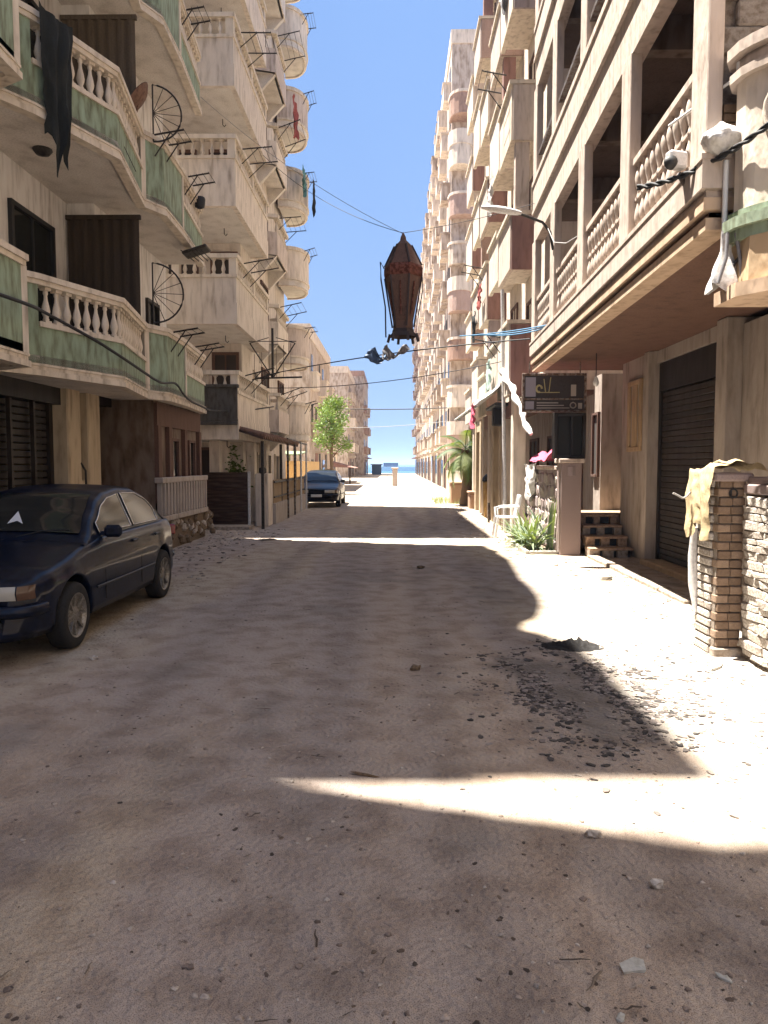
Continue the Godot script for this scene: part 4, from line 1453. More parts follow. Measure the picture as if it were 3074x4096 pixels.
	for r in [[2.81, 2.87, 1.7, 2.5], [3.3, 3.36, 1.7, 2.5], [2.87, 3.3, 2.44, 2.5], [2.87, 3.3, 1.7, 1.76], [3.1, 3.14, 1.76, 2.44]]:
		df.box(r[0], r[1], r[2], r[3], 13.0, 13.2, 0.008)
	obj("frame", df, M.shutter_dark, ds)
	for r in [[2.87, 3.1], [3.14, 3.3]]:
		var g := MB.new()
		g.box(r[0], r[1], 1.76, 2.44, 13.06, 13.18)
		obj("pane", g, M.glass_dark, ds)

# ---------------------------------------------------------------- cars
func curve(pts: Array, x: float) -> float:
	if x <= pts[0][0]:
		return pts[0][1]
	for i in pts.size() - 1:
		if x <= pts[i + 1][0]:
			var t: float = (x - pts[i][0]) / (pts[i + 1][0] - pts[i][0])
			t = t * t * (3.0 - 2.0 * t) * 0.5 + t * 0.5
			return lerpf(pts[i][1], pts[i + 1][1], t)
	return pts[-1][1]

const W_AT := [[0.0, 0.60], [0.05, 0.69], [0.15, 0.765], [0.35, 0.81], [0.8, 0.83], [2.0, 0.84], [3.2, 0.83], [3.6, 0.80], [3.82, 0.74], [3.92, 0.66]]
const TOP_AT := [[0.0, 0.64], [0.08, 0.69], [0.35, 0.755], [1.15, 0.885], [1.5, 0.915], [3.2, 0.93], [3.45, 0.945], [3.8, 0.925], [3.92, 0.87]]
const ROOF_AT := [[1.05, 0.87], [1.2, 0.95], [1.5, 1.13], [1.8, 1.275], [2.0, 1.33], [2.4, 1.365], [2.8, 1.35], [3.05, 1.28], [3.3, 1.1], [3.5, 0.95], [3.55, 0.92]]
const AXLES := [0.72, 3.18]

func side_x(y: float) -> float:
	return lerpf(0.755, 0.565, clampf((y - 0.9) / 0.44, 0.0, 1.1))

func car(called: String, label: String, at: Vector3, paint: String, sticker: bool) -> void:
	var root := thing(called, label, "car", at, "", true)
	# lower body: half sections swept from nose to tail, wheel arches cut into the flanks
	var ss := []
	var s := 0.0
	while s < 3.921:
		ss.append(s)
		s += 0.04
	var pts := []
	var row := 0
	for q in ss:
		var w := curve(W_AT, q)
		var top := curve(TOP_AT, q)
		var yb := 0.23
		for ax in AXLES:
			var o: float = q - ax
			if absf(o) < 0.345:
				yb = maxf(yb, 0.29 + sqrt(0.345 * 0.345 - o * o))
		var half := []
		var y3 := maxf(0.50, yb + 0.015)
		half.append([w * 0.6, yb])
		half.append([w - 0.035, yb])
		half.append([w - 0.01, maxf(0.30, yb + 0.008)])
		half.append([w, y3])
		half.append([w, maxf(y3 + 0.01, minf(0.62, top - 0.06))])
		half.append([w - 0.02, lerpf(maxf(y3 + 0.01, minf(0.62, top - 0.06)), top, 0.6)])
		half.append([w - 0.055, top - 0.03])
		half.append([w - 0.10, top - 0.005])
		half.append([w * 0.6, top + 0.022])
		half.append([0.0, top + 0.032])
		var line := []
		for h in half:
			var fwd := 0.0
			if h[1] < 0.5 and q < 0.4:
				fwd = -0.07 * (1.0 - q / 0.4)
			if h[1] < 0.5 and q > 3.6:
				fwd = 0.05 * (q - 3.6) / 0.32
			line.append(V(h[0], h[1], q + fwd))
		for i in line.size():
			pts.append(line[i])
		for i in range(line.size() - 2, -1, -1):
			pts.append(line[i] * Vector3(-1, 1, 1))
		row = line.size() * 2 - 1
	var b := MB.new()
	b.grid(pts, row, true)
	for e in [0, ss.size() - 1]:
		var ctr := V(0, 0.45, ss[e])
		for i in row:
			b.tri_from(pts[e * row + i], pts[e * row + (i + 1) % row], ctr, V(0, 0.45, 2.0))
	var body := obj("body", b, M[paint], root)
	var un := MB.new()
	un.box(-0.62, 0.62, 0.2, 0.66, 0.12, 3.75)
	obj("underside", un, M.black, root)
	# cabin
	var cs := []
	s = 1.05
	while s < 3.551:
		cs.append(s)
		s += 0.05
	pts = []
	for q in cs:
		var yt := curve(ROOF_AT, q)
		var line := []
		line.append(V(0.765, 0.86, q))
		line.append(V(side_x(lerpf(0.9, yt, 0.35)), lerpf(0.9, yt - 0.05, 0.35), q))
		line.append(V(side_x(lerpf(0.9, yt, 0.7)), lerpf(0.9, yt - 0.05, 0.7), q))
		line.append(V(side_x(yt - 0.05), maxf(0.87, yt - 0.05), q))
		line.append(V(side_x(yt) - 0.03, maxf(0.875, yt - 0.015), q))
		line.append(V(side_x(yt) * 0.75, yt + 0.002, q))
		line.append(V(side_x(yt) * 0.4, yt + 0.018, q))
		line.append(V(0, yt + 0.024, q))
		for i in line.size():
			pts.append(line[i])
		for i in range(line.size() - 2, -1, -1):
			pts.append(line[i] * Vector3(-1, 1, 1))
		row = line.size() * 2 - 1
	var cb := MB.new()
	cb.grid(pts, row, true)
	obj("roof", cb, M[paint], root)
	# windscreen and rear window lie a few millimetres proud of the cabin
	for e in [["windscreen", 1.2, 1.84], ["rear_window", 2.98, 3.42]]:
		var g := []
		for i in 9:
			var q: float = lerpf(e[1], e[2], i / 8.0)
			var yt := curve(ROOF_AT, q)
			for j in 9:
				var t := j / 4.0 - 1.0
				g.append(V(t * (side_x(yt) - 0.075), yt + 0.024 * (1.0 - t * t) + 0.008, q + (-0.008 if e[1] < 2.0 else 0.008)))
		var gm := MB.new()
		gm.grid(g, 9)
		obj(e[0], gm, M.glass_dark, root)
	for side in [1.0, -1.0]:
		for wd in [[1.46, 2.32], [2.40, 3.2]]:
			var g := []
			var outline := []
			var n := 14
			var low := []
			for i in n + 1:
				var q := lerpf(wd[0], wd[1], float(i) / n)
				var y1 := maxf(curve(ROOF_AT, q) - 0.075, 0.955)
				for y in [0.945, y1]:
					g.append(V(side * (side_x(y) + 0.006), y, q))
				outline.append(V(side * (side_x(y1) + 0.008), y1, q))
				low.push_front(V(side * (side_x(0.945) + 0.008), 0.945, q))
			var gm := MB.new()
			gm.grid(g, 2, side < 0)
			var win := obj("side_window", gm, M.glass_dark, root)
			outline.append_array(low)
			var tm := MB.new()
			tm.tube(outline, 0.008, 5, true)
			obj("trim", tm, M.chrome, win)
		# sill moulding, door seams, handles
		var md := MB.new()
		md.tube([V(side * 0.846, 0.47, 1.12), V(side * 0.853, 0.47, 2.0), V(side * 0.845, 0.47, 2.78)], 0.014, 5)
		obj("side_moulding", md, M.bumper, body)
		for q in [1.36, 2.36, 3.02]:
			var sm := MB.new()
			sm.tube([V(side * (curve(W_AT, q) + 0.0), 0.32, q), V(side * (curve(W_AT, q) + 0.0005), 0.6, q), V(side * (curve(W_AT, q) - 0.05), 0.87, q)], 0.004, 4)
			obj("seam", sm, M.black, body)
		for q in [2.18, 2.92]:
			var hm := MB.new()
			hm.obox(Transform3D(Basis(), V(side * 0.832, 0.80, q)), Vector3(0.03, 0.028, 0.14), 0.01)
			obj("handle", hm, M.bumper, root)
		var mm := MB.new()
		mm.obox(Transform3D(Basis(Vector3.UP, side * 0.15), V(side * 0.86, 0.955, 1.5)), Vector3(0.17, 0.12, 0.07), 0.03)
		mm.bar(V(side * 0.72, 0.93, 1.5), V(side * 0.82, 0.94, 1.5), 0.04, 0.04)
		obj("mirror", mm, M[paint], root)
		# lamps follow the nose in plan
		for e in [["headlight", 0.3, 0.665, "lens"], ["indicator", 0.675, 0.755, "lens_amber"]]:
			var g := []
			for i in 7:
				var x := lerpf(e[1], e[2], i / 6.0)
				var q := 0.0
				while curve(W_AT, q) < x + 0.02 and q < 0.5:
					q += 0.005
				q = maxf(q, 0.06 * pow(x / 0.65, 3.0)) - 0.065
				for y in [0.545, 0.6, 0.655]:
					g.append(V(side * x, y, q - (0.016 if y == 0.6 else 0.0)))
			var hm := MB.new()
			hm.grid(g, 3, side > 0)
			obj(e[0], hm, M[e[3]], root)
		var tl := MB.new()
		tl.obox(Transform3D(Basis(Vector3.UP, side * 0.5), V(side * 0.62, 0.76, 3.9)), Vector3(0.26, 0.13, 0.05), 0.015)
		obj("tail_light", tl, M.lens_red, root)
		for ax in AXLES:
			_wheel(root, Vector3(side * 0.745, 0.29, -ax), side)
		var fog := MB.new()
		fog.obox(Transform3D(Basis(), V(side * 0.5, 0.36, -0.05)), Vector3(0.16, 0.08, 0.05), 0.02)
		obj("fog_light", fog, M.glass_dark, root)
	# bumper band, grille, plate
	for e in [-1.0, 1.0]:
		var line := []
		for i in 17:
			var t := i / 8.0 - 1.0
			var x := (0.78 if e < 0 else 0.73) * sin(t * PI / 2)
			line.append(V(x, 0.46, (-0.075 + 0.3 * pow(absf(t), 5.0)) if e < 0 else (3.975 - 0.25 * pow(absf(t), 5.0))))
		var bm := MB.new()
		bm.tube(line, 0.05, 8)
		obj("bumper", bm, M[paint], root)
		var pl := MB.new()
		var q := -0.135 if e < 0 else 4.03
		pl.box(-0.2, 0.2, 0.4, 0.5, q - 0.006, q + 0.006, 0.003)
		obj("number_plate", pl, M.plate_white, root)
	var gr := MB.new()
	for i in 3:
		gr.box(-0.3, 0.3, 0.55 + i * 0.032, 0.57 + i * 0.032, -0.03, 0.02, 0.004)
	gr.box(-0.31, 0.31, 0.535, 0.66, 0.0, 0.02)
	obj("grille", gr, M.bumper, root)
	var wiper := MB.new()
	wiper.tube([V(0.1, 0.93, 1.13), V(0.3, 0.98, 1.2), V(0.55, 0.99, 1.235)], 0.008, 4)
	wiper.tube([V(-0.5, 0.93, 1.13), V(-0.3, 0.98, 1.2), V(-0.05, 1.0, 1.235)], 0.008, 4)
	obj("wiper", wiper, M.black, root)
	if sticker:
		# a small white triangle with an open base on the inside of the glass
		var st := MB.new()
		var at_q := func(x: float, q: float) -> Vector3:
			return V(x, curve(ROOF_AT, q) + 0.024 + 0.014, q - 0.02)
		st.tri(at_q.call(-0.06, 1.3), at_q.call(0.02, 1.335), at_q.call(-0.03, 1.46))
		st.tri(at_q.call(-0.03, 1.46), at_q.call(0.02, 1.335), at_q.call(0.09, 1.3))
		obj("sticker", st, M.white_plastic, root)

var wheel_meshes := []

func _wheel(root: Node3D, at: Vector3, side: float) -> void:
	if wheel_meshes.is_empty():
		var t := MB.new()
		var turn := Transform3D(Basis(Vector3(0, 0, 1), -PI / 2))
		t.lathe([Vector2(0.19, -0.085), Vector2(0.25, -0.09), Vector2(0.28, -0.075), Vector2(0.29, -0.045), Vector2(0.29, 0.045), Vector2(0.28, 0.075), Vector2(0.25, 0.09), Vector2(0.19, 0.085)], 36, turn)
		var r := MB.new()
		r.lathe([Vector2(0.20, 0.084), Vector2(0.185, 0.088), Vector2(0.175, 0.06), Vector2(0.165, 0.045), Vector2(0.09, 0.05), Vector2(0.07, 0.065), Vector2(0.035, 0.068), Vector2(0.0, 0.07)], 32, turn)
		for i in 8:
			var a := TAU * i / 8.0
			var ax := Vector3(0, cos(a), sin(a))
			r.bar(Vector3(0.052, 0, 0) + ax * 0.07, Vector3(0.066, 0, 0) + ax * 0.178, 0.035, 0.02)
		wheel_meshes = [t.done(), r.done()]
	var basis_ := Basis() if side > 0 else Basis(Vector3.UP, PI)
	var w := put("wheel", wheel_meshes[0], M.tyre, root, Transform3D(basis_, at))
	var rim := put("rim", wheel_meshes[1], M.rim, w)
	rim.transform = Transform3D()

# ---------------------------------------------------------------- left: racks, cloths, gate, fence
func rack(label: String, at: Vector3, out: float, width: float, tilt := 0.15, group := "drying racks on the cream building") -> void:
	var m := MB.new()
	for s in [0.0, 1.0]:
		m.tube([at + Vector3(0, 0, -width * s), at + Vector3(out, tilt, -width * s)], 0.016, 5)
		m.tube([at + Vector3(0, -0.35, -width * s), at + Vector3(out * 0.55, tilt * 0.5, -width * s)], 0.012, 5)
	for i in 4:
		var t := 0.3 + 0.23 * i
		m.tube([at + Vector3(out * t, tilt * t, 0.06), at + Vector3(out * t, tilt * t, -width - 0.06)], 0.006, 4)
	single("laundry_rack", label, "drying rack", m, M.iron, group)

func round_rack(label: String, c: Vector3, r: float, ang: float) -> void:  # hoop with spokes
	var m := MB.new()
	var bx := Vector3(cos(ang), 0, sin(ang))
	var pts := []
	for i in 19:
		var a := -PI / 2 + PI * i / 18.0
		pts.append(c + bx * (r * cos(a)) + Vector3(0, r * sin(a), 0))
	m.tube(pts, 0.016, 5)
	m.tube([c + Vector3(0, -r, 0), c + Vector3(0, r, 0)], 0.014, 5)
	for i in 7:
		var a := -PI / 2 + PI * (i + 1) / 8.0
		m.tube([c, c + bx * (r * cos(a)) + Vector3(0, r * sin(a), 0)], 0.006, 4)
	single("hoop_rack", label, "drying rack", m, M.iron)

func cloth(label: String, top_a: Vector3, top_b: Vector3, drop: float, m: Material, sd := 0.0, sag := 0.05, group := "") -> void:
	var pts := []
	var W := 17
	var along := (top_b - top_a).normalized()
	var nn := along.cross(Vector3.UP).normalized()
	for i in 12:
		var s := i / 11.0
		for j in W:
			var t := j / (W - 1.0)
			var p := top_a.lerp(top_b, t) + Vector3.UP * (-drop * s * (1.0 - 0.14 * sin(t * 9.0 + sd) * s) - sag * sin(t * PI))
			p += nn * (0.05 * sin(t * 14.0 + sd * 3.0 + s * 1.5) * (0.25 + 0.75 * s) + 0.07 * noise.get_noise_2d(t * 6.0 + sd * 10.0, s * 5.0))
			p += along * (top_a.distance_to(top_b) * 0.45 * (0.5 - t) * s + 0.05 * noise.get_noise_2d(s * 6.0, sd + 3.0))
			pts.append(p)
	var mb := MB.new()
	mb.grid(pts, W)
	single("hanging_cloth", label, "cloth", mb, m, group)

func street_things_left() -> void:
	cloth("long black cloth hanging over the second-floor green parapet beside its balusters", V(-4.27, 7.16, 9.2), V(-4.06, 7.14, 9.72), 1.7, M.black_cloth, 1.0)
	var pole := MB.new()
	pole.tube([V(-4.7, 7.25, 9.5), V(-4.05, 7.42, 9.3)], 0.022, 6)
	single("clothes_pole", "short dark pole sticking out above the black cloth", "pole", pole, M.iron)
	round_rack("iron hoop rack with spokes on the second-floor green balcony", V(-4.02, 7.45, 12.7), 0.46, -0.25)
	round_rack("iron hoop rack with spokes on the first-floor green balcony", V(-4.08, 4.5, 12.7), 0.5, -0.25)
	var hat := MB.new()
	hat.lathe([Vector2(0.0, 0.0), Vector2(0.2, 0.02), Vector2(0.3, 0.09), Vector2(0.31, 0.1), Vector2(0.19, 0.05), Vector2(0.0, 0.04)], 18, Transform3D(Basis(Vector3(0.3, 0, 1).normalized(), 0.9), V(-4.1, 7.45, 12.35)))
	hat.tube([V(-4.2, 7.15, 12.3), V(-4.12, 7.5, 12.35)], 0.018, 5)
	single("satellite_dish", "small brown dish clamped to the rail next to the second-floor hoop rack", "satellite dish", hat, M.tile_roof)
	for q in [["pair of short dark iron brackets on the rail where the second-floor green balcony narrows", -4.0, 7.1, 12.7], ["dark iron rack on the far end of the second-floor green balcony", -4.05, 7.12, 14.6], ["dark iron rack at the far end of the first-floor green balcony", -3.95, 3.92, 13.2], ["thin iron rack on the third-floor green balcony", -4.1, 10.2, 14.6], ["small iron rack low on the outer end of the first-floor green balcony", -4.0, 3.95, 15.0]]:
		rack(q[0], V(q[1], q[2], q[3]), 0.5, 0.45, 0.08, "drying racks on the green balconies")
	var ac := MB.new()
	ac.obox(Transform3D(Basis(Vector3(0, 0, 1), 0.3), V(-3.85, 5.75, 14.7)), Vector3(0.5, 0.06, 0.4), 0.02)
	for i in 5:
		ac.tube([V(-4.1 + i * 0.1, 5.72, 14.5), V(-3.95 + i * 0.09, 5.62, 14.9)], 0.012, 4)
	single("bent_metal_rack", "crumpled dark metal tray hanging under the second-floor green balcony", "rack", ac, M.iron)
	var bk := MB.new()
	bk.lathe([Vector2(0.06, -0.12), Vector2(0.1, -0.1), Vector2(0.12, 0.05), Vector2(0.1, 0.1)], 10, Transform3D(Basis(), V(-4.0, 7.0, 15.6)))
	single("black_bucket", "small black bucket hooked on the far end of the second-floor green rail", "bucket", bk, M.black)
	# racks of the cream building
	var names := ["first", "second", "third", "fourth", "fifth", "sixth", "seventh"]
	for k in 7:
		var y: float = 2.2 + 2.75 * k + 1.6
		if y > 19.0:
			continue
		rack("iron drying rack on the %s-floor corner balcony of the cream block" % names[k], V(-3.72, y, 18.6), 0.75, 0.9, 0.2 - 0.07 * (k % 4))
		rack("iron drying rack on the %s-floor middle balcony of the cream block" % names[k], V(-3.6, y, 23.7), 0.7, 1.4, 0.25 - 0.1 * (k % 3))
		rack("iron drying rack on the %s-floor rounded bay of the cream block" % names[k], V(-3.25, y, 27.3), 0.4, 0.9, 0.12 - 0.08 * (k % 2))
	var tr := MB.new()
	tr.tube([V(-3.3, 3.95, 20.4), V(-3.3, 5.3, 20.4)], 0.035, 6)
	for s in [-1.0, 1.0]:
		tr.tube([V(-3.3, 3.95, 20.4), V(-3.3 + s * 0.62, 4.9, 20.4)], 0.018, 5)
		tr.tube([V(-3.3 + s * 0.62, 4.9, 20.4), V(-3.3 + s * 0.1, 5.05, 20.4)], 0.012, 5)
	tr.tube([V(-3.95, 4.95, 20.4), V(-2.65, 4.95, 20.4)], 0.012, 5)
	tr.tube([V(-3.76, 3.95, 20.4), V(-2.5, 3.98, 20.4)], 0.025, 5)
	for i in 6:
		tr.tube([V(-3.8 + i * 0.2, 3.97, 20.4), V(-3.8 + i * 0.2, 4.6 + 0.06 * i, 20.4)], 0.006, 4)
	single("folding_rack", "fan-shaped black iron rack standing out from the first-floor corner of the cream block", "drying rack", tr, M.iron)
	cloth("dark red cloth on the fifth-floor middle balcony of the cream block", V(-3.1, 13.0, 23.5), V(-3.1, 13.0, 24.6), 1.0, M.red_cloth, 2.0)
	cloth("teal cloth on the fourth-floor rounded bay of the cream block", V(-3.15, 12.0, 26.3), V(-3.15, 12.0, 27.2), 0.8, M.teal_cloth, 4.0)
	cloth("narrow black cloth hanging from the fourth-floor rounded bay rack", V(-2.9, 11.9, 27.3), V(-2.9, 11.9, 27.9), 1.1, M.black_cloth, 3.0)
	# dark board under the lowest corner balcony
	var bd := MB.new()
	bd.box(-5.2, -3.72, 2.62, 3.42, 17.7, 17.76)
	bd.box(-5.2, -3.68, 3.42, 3.5, 17.66, 17.78, 0.01)
	bd.box(-5.2, -3.72, 2.54, 2.615, 17.68, 17.77, 0.01)
	for x in [-4.9, -4.0]:
		bd.box(x, x + 0.05, 3.0, 3.05, 17.76, 17.95)
	single("blank_board", "blank dark grey board fixed to the front of the lowest corner balcony", "board", bd, M.board_grey)
	# tiled porch roof
	var pr := thing("porch_roof", "sagging brown tiled porch roof over the cream block's ground-floor columns", "porch roof", V(-3.6, 2.3, 20))
	var rf := MB.new()
	rf.hexa([V(-3.15, 2.2, 17.9), V(-3.15, 2.16, 24.5), V(-4.25, 2.52, 24.5), V(-4.25, 2.56, 17.9), V(-3.15, 2.26, 17.9), V(-3.15, 2.22, 24.5), V(-4.25, 2.58, 24.5), V(-4.25, 2.62, 17.9)])
	obj("deck", rf, M.wood_dark, pr)
	for i in 24:
		var t := MB.new()
		t.tube([V(-3.1, 2.27, 18.03 + i * 0.27), V(-3.7, 2.45, 18.03 + i * 0.27), V(-4.24, 2.63, 18.03 + i * 0.27)], 0.075, 6)
		obj("tile", t, M.tile_roof, pr)
	for d in [18.2, 21.2, 24.3]:
		var po := MB.new()
		po.box(-3.26, -3.19, 0, 2.17, d, d + 0.07)
		obj("post", po, M.iron, pr)
	# plank gate
	var gt := thing("plank_gate", "dark brown gate of horizontal wavy planks beside a thin white post", "gate", V(-4.2, 0, 18.6))
	for i in 11:
		var p := MB.new()
		p.obox(Transform3D(Basis(Vector3(0, 0, 1), rng.randf_range(-0.012, 0.012)), V(-4.2, 0.08 + i * 0.126, 18.58 + (0.012 if i % 2 else 0.0))), Vector3(1.06, 0.118, 0.03), 0.008)
		obj("plank", p, M.wood_dark, gt)
	var gp := MB.new()
	gp.box(-4.7, -3.68, 0.02, 1.4, 18.61, 18.66)
	obj("backing", gp, M.shutter_dark, gt)
	var gw := MB.new()
	gw.box(-3.66, -3.6, 0, 1.42, 18.55, 18.62, 0.006)
	obj("post", gw, M.white_metal, gt)
	var kb := MB.new()
	kb.box(-5.4, -3.5, -0.05, 0.09, 17.9, 18.5, 0.015)
	single("kerb_step", "low concrete step in front of the plank gate", "step", kb, M.concrete)
	# yard pillar and picket fence
	var yp := thing("yard_pillar", "beige plastered yard pillar between the plank gate and the picket fence, black lamp on top", "pillar", V(-3.4, 0, 19.4))
	var ys := MB.new()
	ys.box(-3.56, -3.22, 0, 1.36, 19.0, 19.7, 0.015)
	obj("shaft", ys, M.beige_light, yp)
	var yl := MB.new()
	yl.obox(Transform3D(Basis(), V(-3.39, 1.44, 19.2)), Vector3(0.17, 0.16, 0.17), 0.03)
	obj("lamp", yl, M.black, yp)
	var fe := thing("picket_fence", "brown picket fence on a low wall in front of the cream block, taller posts above", "fence", V(-3.2, 0, 22.5))
	var lwm := MB.new()
	lwm.box(-3.3, -3.14, 0, 0.55, 19.71, 26.6)
	obj("base_wall", lwm, M.plaster_grey, fe)
	for i in 34:
		var p := MB.new()
		p.box(-3.24, -3.2, 0.551, 1.18, 19.85 + i * 0.2, 19.93 + i * 0.2)
		obj("picket", p, M.ochre, fe)
	var fr := MB.new()
	fr.box(-3.198, -3.16, 1.1, 1.16, 19.72, 26.6)
	fr.box(-3.198, -3.16, 0.7, 0.74, 19.72, 26.6)
	obj("rail", fr, M.iron, fe)
	for d in [21.9, 23.4, 25.0, 26.5]:
		var p := MB.new()
		p.tube([V(-3.12, 0, d), V(-3.12, 2.35, d)], 0.035, 6)
		obj("post", p, M.iron_grey if d < 25 else M.white_metal, fe)
	var tb := MB.new()
	tb.tube([V(-3.12, 2.35, 21.8), V(-3.12, 2.3, 26.6)], 0.03, 5)
	obj("top_bar", tb, M.iron, fe)
	# black drooping cable along the first-floor parapet and the fittings it runs over
	var cp := [V(-4.05, 3.33, 7.4), V(-4.03, 3.36, 8.3), V(-4.2, 3.42, 9.1), V(-3.9, 3.2, 10.0), V(-3.78, 3.0, 11.2), V(-3.85, 2.95, 12.3), V(-3.84, 3.02, 13.1), V(-3.84, 2.88, 13.6), V(-3.88, 2.8, 14.3), V(-4.02, 2.78, 16.3), V(-3.9, 2.95, 19.0), V(-3.55, 3.3, 22.0)]
	var cc := Curve3D.new()
	for i in cp.size():
		var tan: Vector3 = (cp[mini(i + 1, cp.size() - 1)] - cp[maxi(i - 1, 0)]) * 0.17
		cc.add_point(cp[i], -tan, tan)
	var path := []
	for p in cc.tessellate(4, 3.0):
		path.append(p)
	var cm := MB.new()
	cm.tube(path, 0.02, 6)
	single("power_cable", "thick black cable drooping along the first-floor green parapet", "cable", cm, M.cable)
	var cb := MB.new()
	cb.tube([V(-4.96, 0.0, 11.86), V(-4.94, 1.2, 11.84), V(-4.93, 1.5, 11.8), V(-4.95, 1.62, 11.68)], 0.018, 5)
	single("loose_cable", "loose dark cable looping down the pale pillar between the two shops", "cable", cb, M.cable)
	var dc := MB.new()
	dc.tube([V(-4.28, 7.2, 10.0), V(-4.0, 6.5, 10.7), V(-3.88, 6.0, 11.4)], 0.006, 4)
	single("thin_wire", "thin wire drooping across the second-floor green panel below the balusters", "wire", dc, M.cable)

# ---------------------------------------------------------------- right: lamp, cloths, awning, chair, bin
func street_things_right() -> void:
	var sl := thing("street_lamp", "white street lamp head on a curved arm reaching from a gallery column", "street lamp", V(2.5, 5.2, 11.9))
	var arm := MB.new()
	arm.tube([V(2.57, 5.05, 12.2), V(2.5, 5.3, 12.1), V(2.36, 5.42, 12.0), V(2.1, 5.5, 11.95), V(1.9, 5.54, 11.9)], 0.022, 7)
	obj("arm", arm, M.iron, sl)
	var cable := MB.new()
	cable.tube([V(2.45, 5.35, 12.05), V(2.5, 5.05, 11.8), V(2.6, 4.92, 11.4), V(2.75, 4.98, 11.2)], 0.009, 5)
	obj("wire", cable, M.cable_pale, sl)
	var head := MB.new()
	var pts := []
	for i in 13:
		var t := i / 12.0
		var w := 0.11 * sqrt(maxf(0.02, sin(clampf(t * 0.85 + 0.1, 0.0, 1.0) * PI)))
		for j in 13:
			var a := TAU * j / 12.0
			pts.append(V(2.0 - 0.62 * t, 5.52 + 0.1 * t + (0.055 if sin(a) > 0 else 0.025) * sin(a) * (w / 0.1), 11.9 + w * cos(a)))
	head.grid(pts, 13, true)
	obj("head", head, M.white_metal, sl)
	# white plastic sheet and floodlight at the gallery corner
	var fl := thing("floodlight", "small white floodlight with a dark lens on the gallery's front edge", "lamp", V(2.2, 3.9, 5.9))
	var fb := MB.new()
	fb.obox(Transform3D(Basis(Vector3.UP, 0.3), V(2.22, 3.98, 6.0)), Vector3(0.16, 0.13, 0.09), 0.015)
	obj("housing", fb, M.white_metal, fl)
	var fg := MB.new()
	fg.lathe([Vector2(0.0, 0.05), Vector2(0.04, 0.045), Vector2(0.055, 0.0)], 12, Transform3D(Basis(Vector3(1, 0, 0), PI / 2).rotated(Vector3.UP, 0.3), V(2.14, 3.93, 5.92)))
	obj("lens", fg, M.black, fl)
	var br := MB.new()
	br.bar(V(2.26, 3.9, 6.05), V(2.34, 3.82, 6.1), 0.03, 0.03)
	obj("bracket", br, M.iron_grey, fl)
	var bp := []
	for i in 13:
		var u := i / 12.0
		for j in 17:
			var t := TAU * j / 16.0
			var r := 0.13 * sin(clampf(u, 0.03, 0.97) * PI) * (1.0 + 0.5 * noise.get_noise_2d(cos(t) * 2.2 + u * 4.0, sin(t) * 2.2))
			bp.append(Vector3(2.42 + r * cos(t), 3.86 + 0.26 * u, -5.66 + r * sin(t)))
	var bun := MB.new()
	bun.grid(bp, 17, true)
	single("plastic_bundle", "crumpled white plastic bundle stuffed in the corner of the gallery edge", "bundle", bun, M.white_cloth)
	# white cloth tied at the gallery corner
	var hp := []
	for i in 16:
		var u := i / 15.0
		for j in 17:
			var t := TAU * j / 16.0
			var r: float = (0.035 + 0.085 * smoothstep(0.3, 0.95, u)) * (1.0 + 0.3 * sin(t * 5.0 + u * 2.0))
			hp.append(Vector3(2.46 + r * cos(t), 3.32 - 0.42 * u + 0.04 * sin(t * 3.0) * u, -5.62 + r * 0.6 * sin(t)))
	var hc := MB.new()
	hc.grid(hp, 17, false)
	single("tied_cloth", "white and grey striped cloth tied up at the corner below the gallery", "cloth", hc, M.white_cloth)
	for s in [-1.0, 1.0]:
		var gp := MB.new()
		gp.tube([V(2.46 + s * 0.03, 3.28, 5.53), V(2.47 + s * 0.05, 3.1, 5.52), V(2.46 + s * 0.09, 2.92, 5.53)], 0.014, 5)
		single("cloth_strip", ["grey strip on the street-side of the tied white cloth", "grey strip on the wall-side of the tied white cloth"][0 if s < 0 else 1], "cloth", gp, M.grey_cloth)
	var pipe := MB.new()
	pipe.tube([V(2.47, 3.85, 5.68), V(2.47, 3.3, 5.68)], 0.02, 6)
	single("drain_pipe", "short white drain pipe at the near corner of the gallery", "pipe", pipe, M.white_plastic)
	var tl := MB.new()
	tl.tube([V(2.3, 4.42, 6.4), V(2.5, 4.43, 5.7), V(2.62, 4.48, 5.6)], 0.012, 5)
	tl.obox(Transform3D(Basis(Vector3.UP, 0.4), V(2.56, 4.5, 5.62)), Vector3(0.12, 0.1, 0.08), 0.02)
	single("wire_bracket", "white cable bracket at the brick pier beside the first column", "bracket", tl, M.white_plastic)
	# striped awning and its cloths over the shop past the galleries
	var aw := thing("shop_awning", "white and mint striped fabric awning over the shop beyond the hanging sign", "awning", V(2.6, 3.2, 19))
	for i in 9:
		var g := []
		for r in 6:
			var t := r / 5.0
			for j in 3:
				var d := 17.4 + (i + j * 0.5) * 0.72
				g.append(V(2.7 - 0.72 * t, 3.66 - 0.6 * t - 0.06 * sin(t * PI) - (0.12 * t if j == 1 else 0.0), d))
		var pm := MB.new()
		pm.grid(g, 3)
		obj("panel", pm, M.mint_cloth if i % 3 == 1 else M.white_cloth, aw)
	var ap := MB.new()
	ap.tube([V(1.98, 3.02, 17.3), V(1.98, 3.02, 24.0)], 0.025, 6)
	ap.tube([V(2.62, 0, 17.3), V(2.5, 5.6, 17.3)], 0.045, 7)
	obj("pole", ap, M.white_metal, aw)
	cloth("bright pink cloth hanging from the awning's front bar", V(1.95, 3.1, 17.9), V(1.95, 3.08, 18.7), 0.5, M.pink_cloth, 0.6)
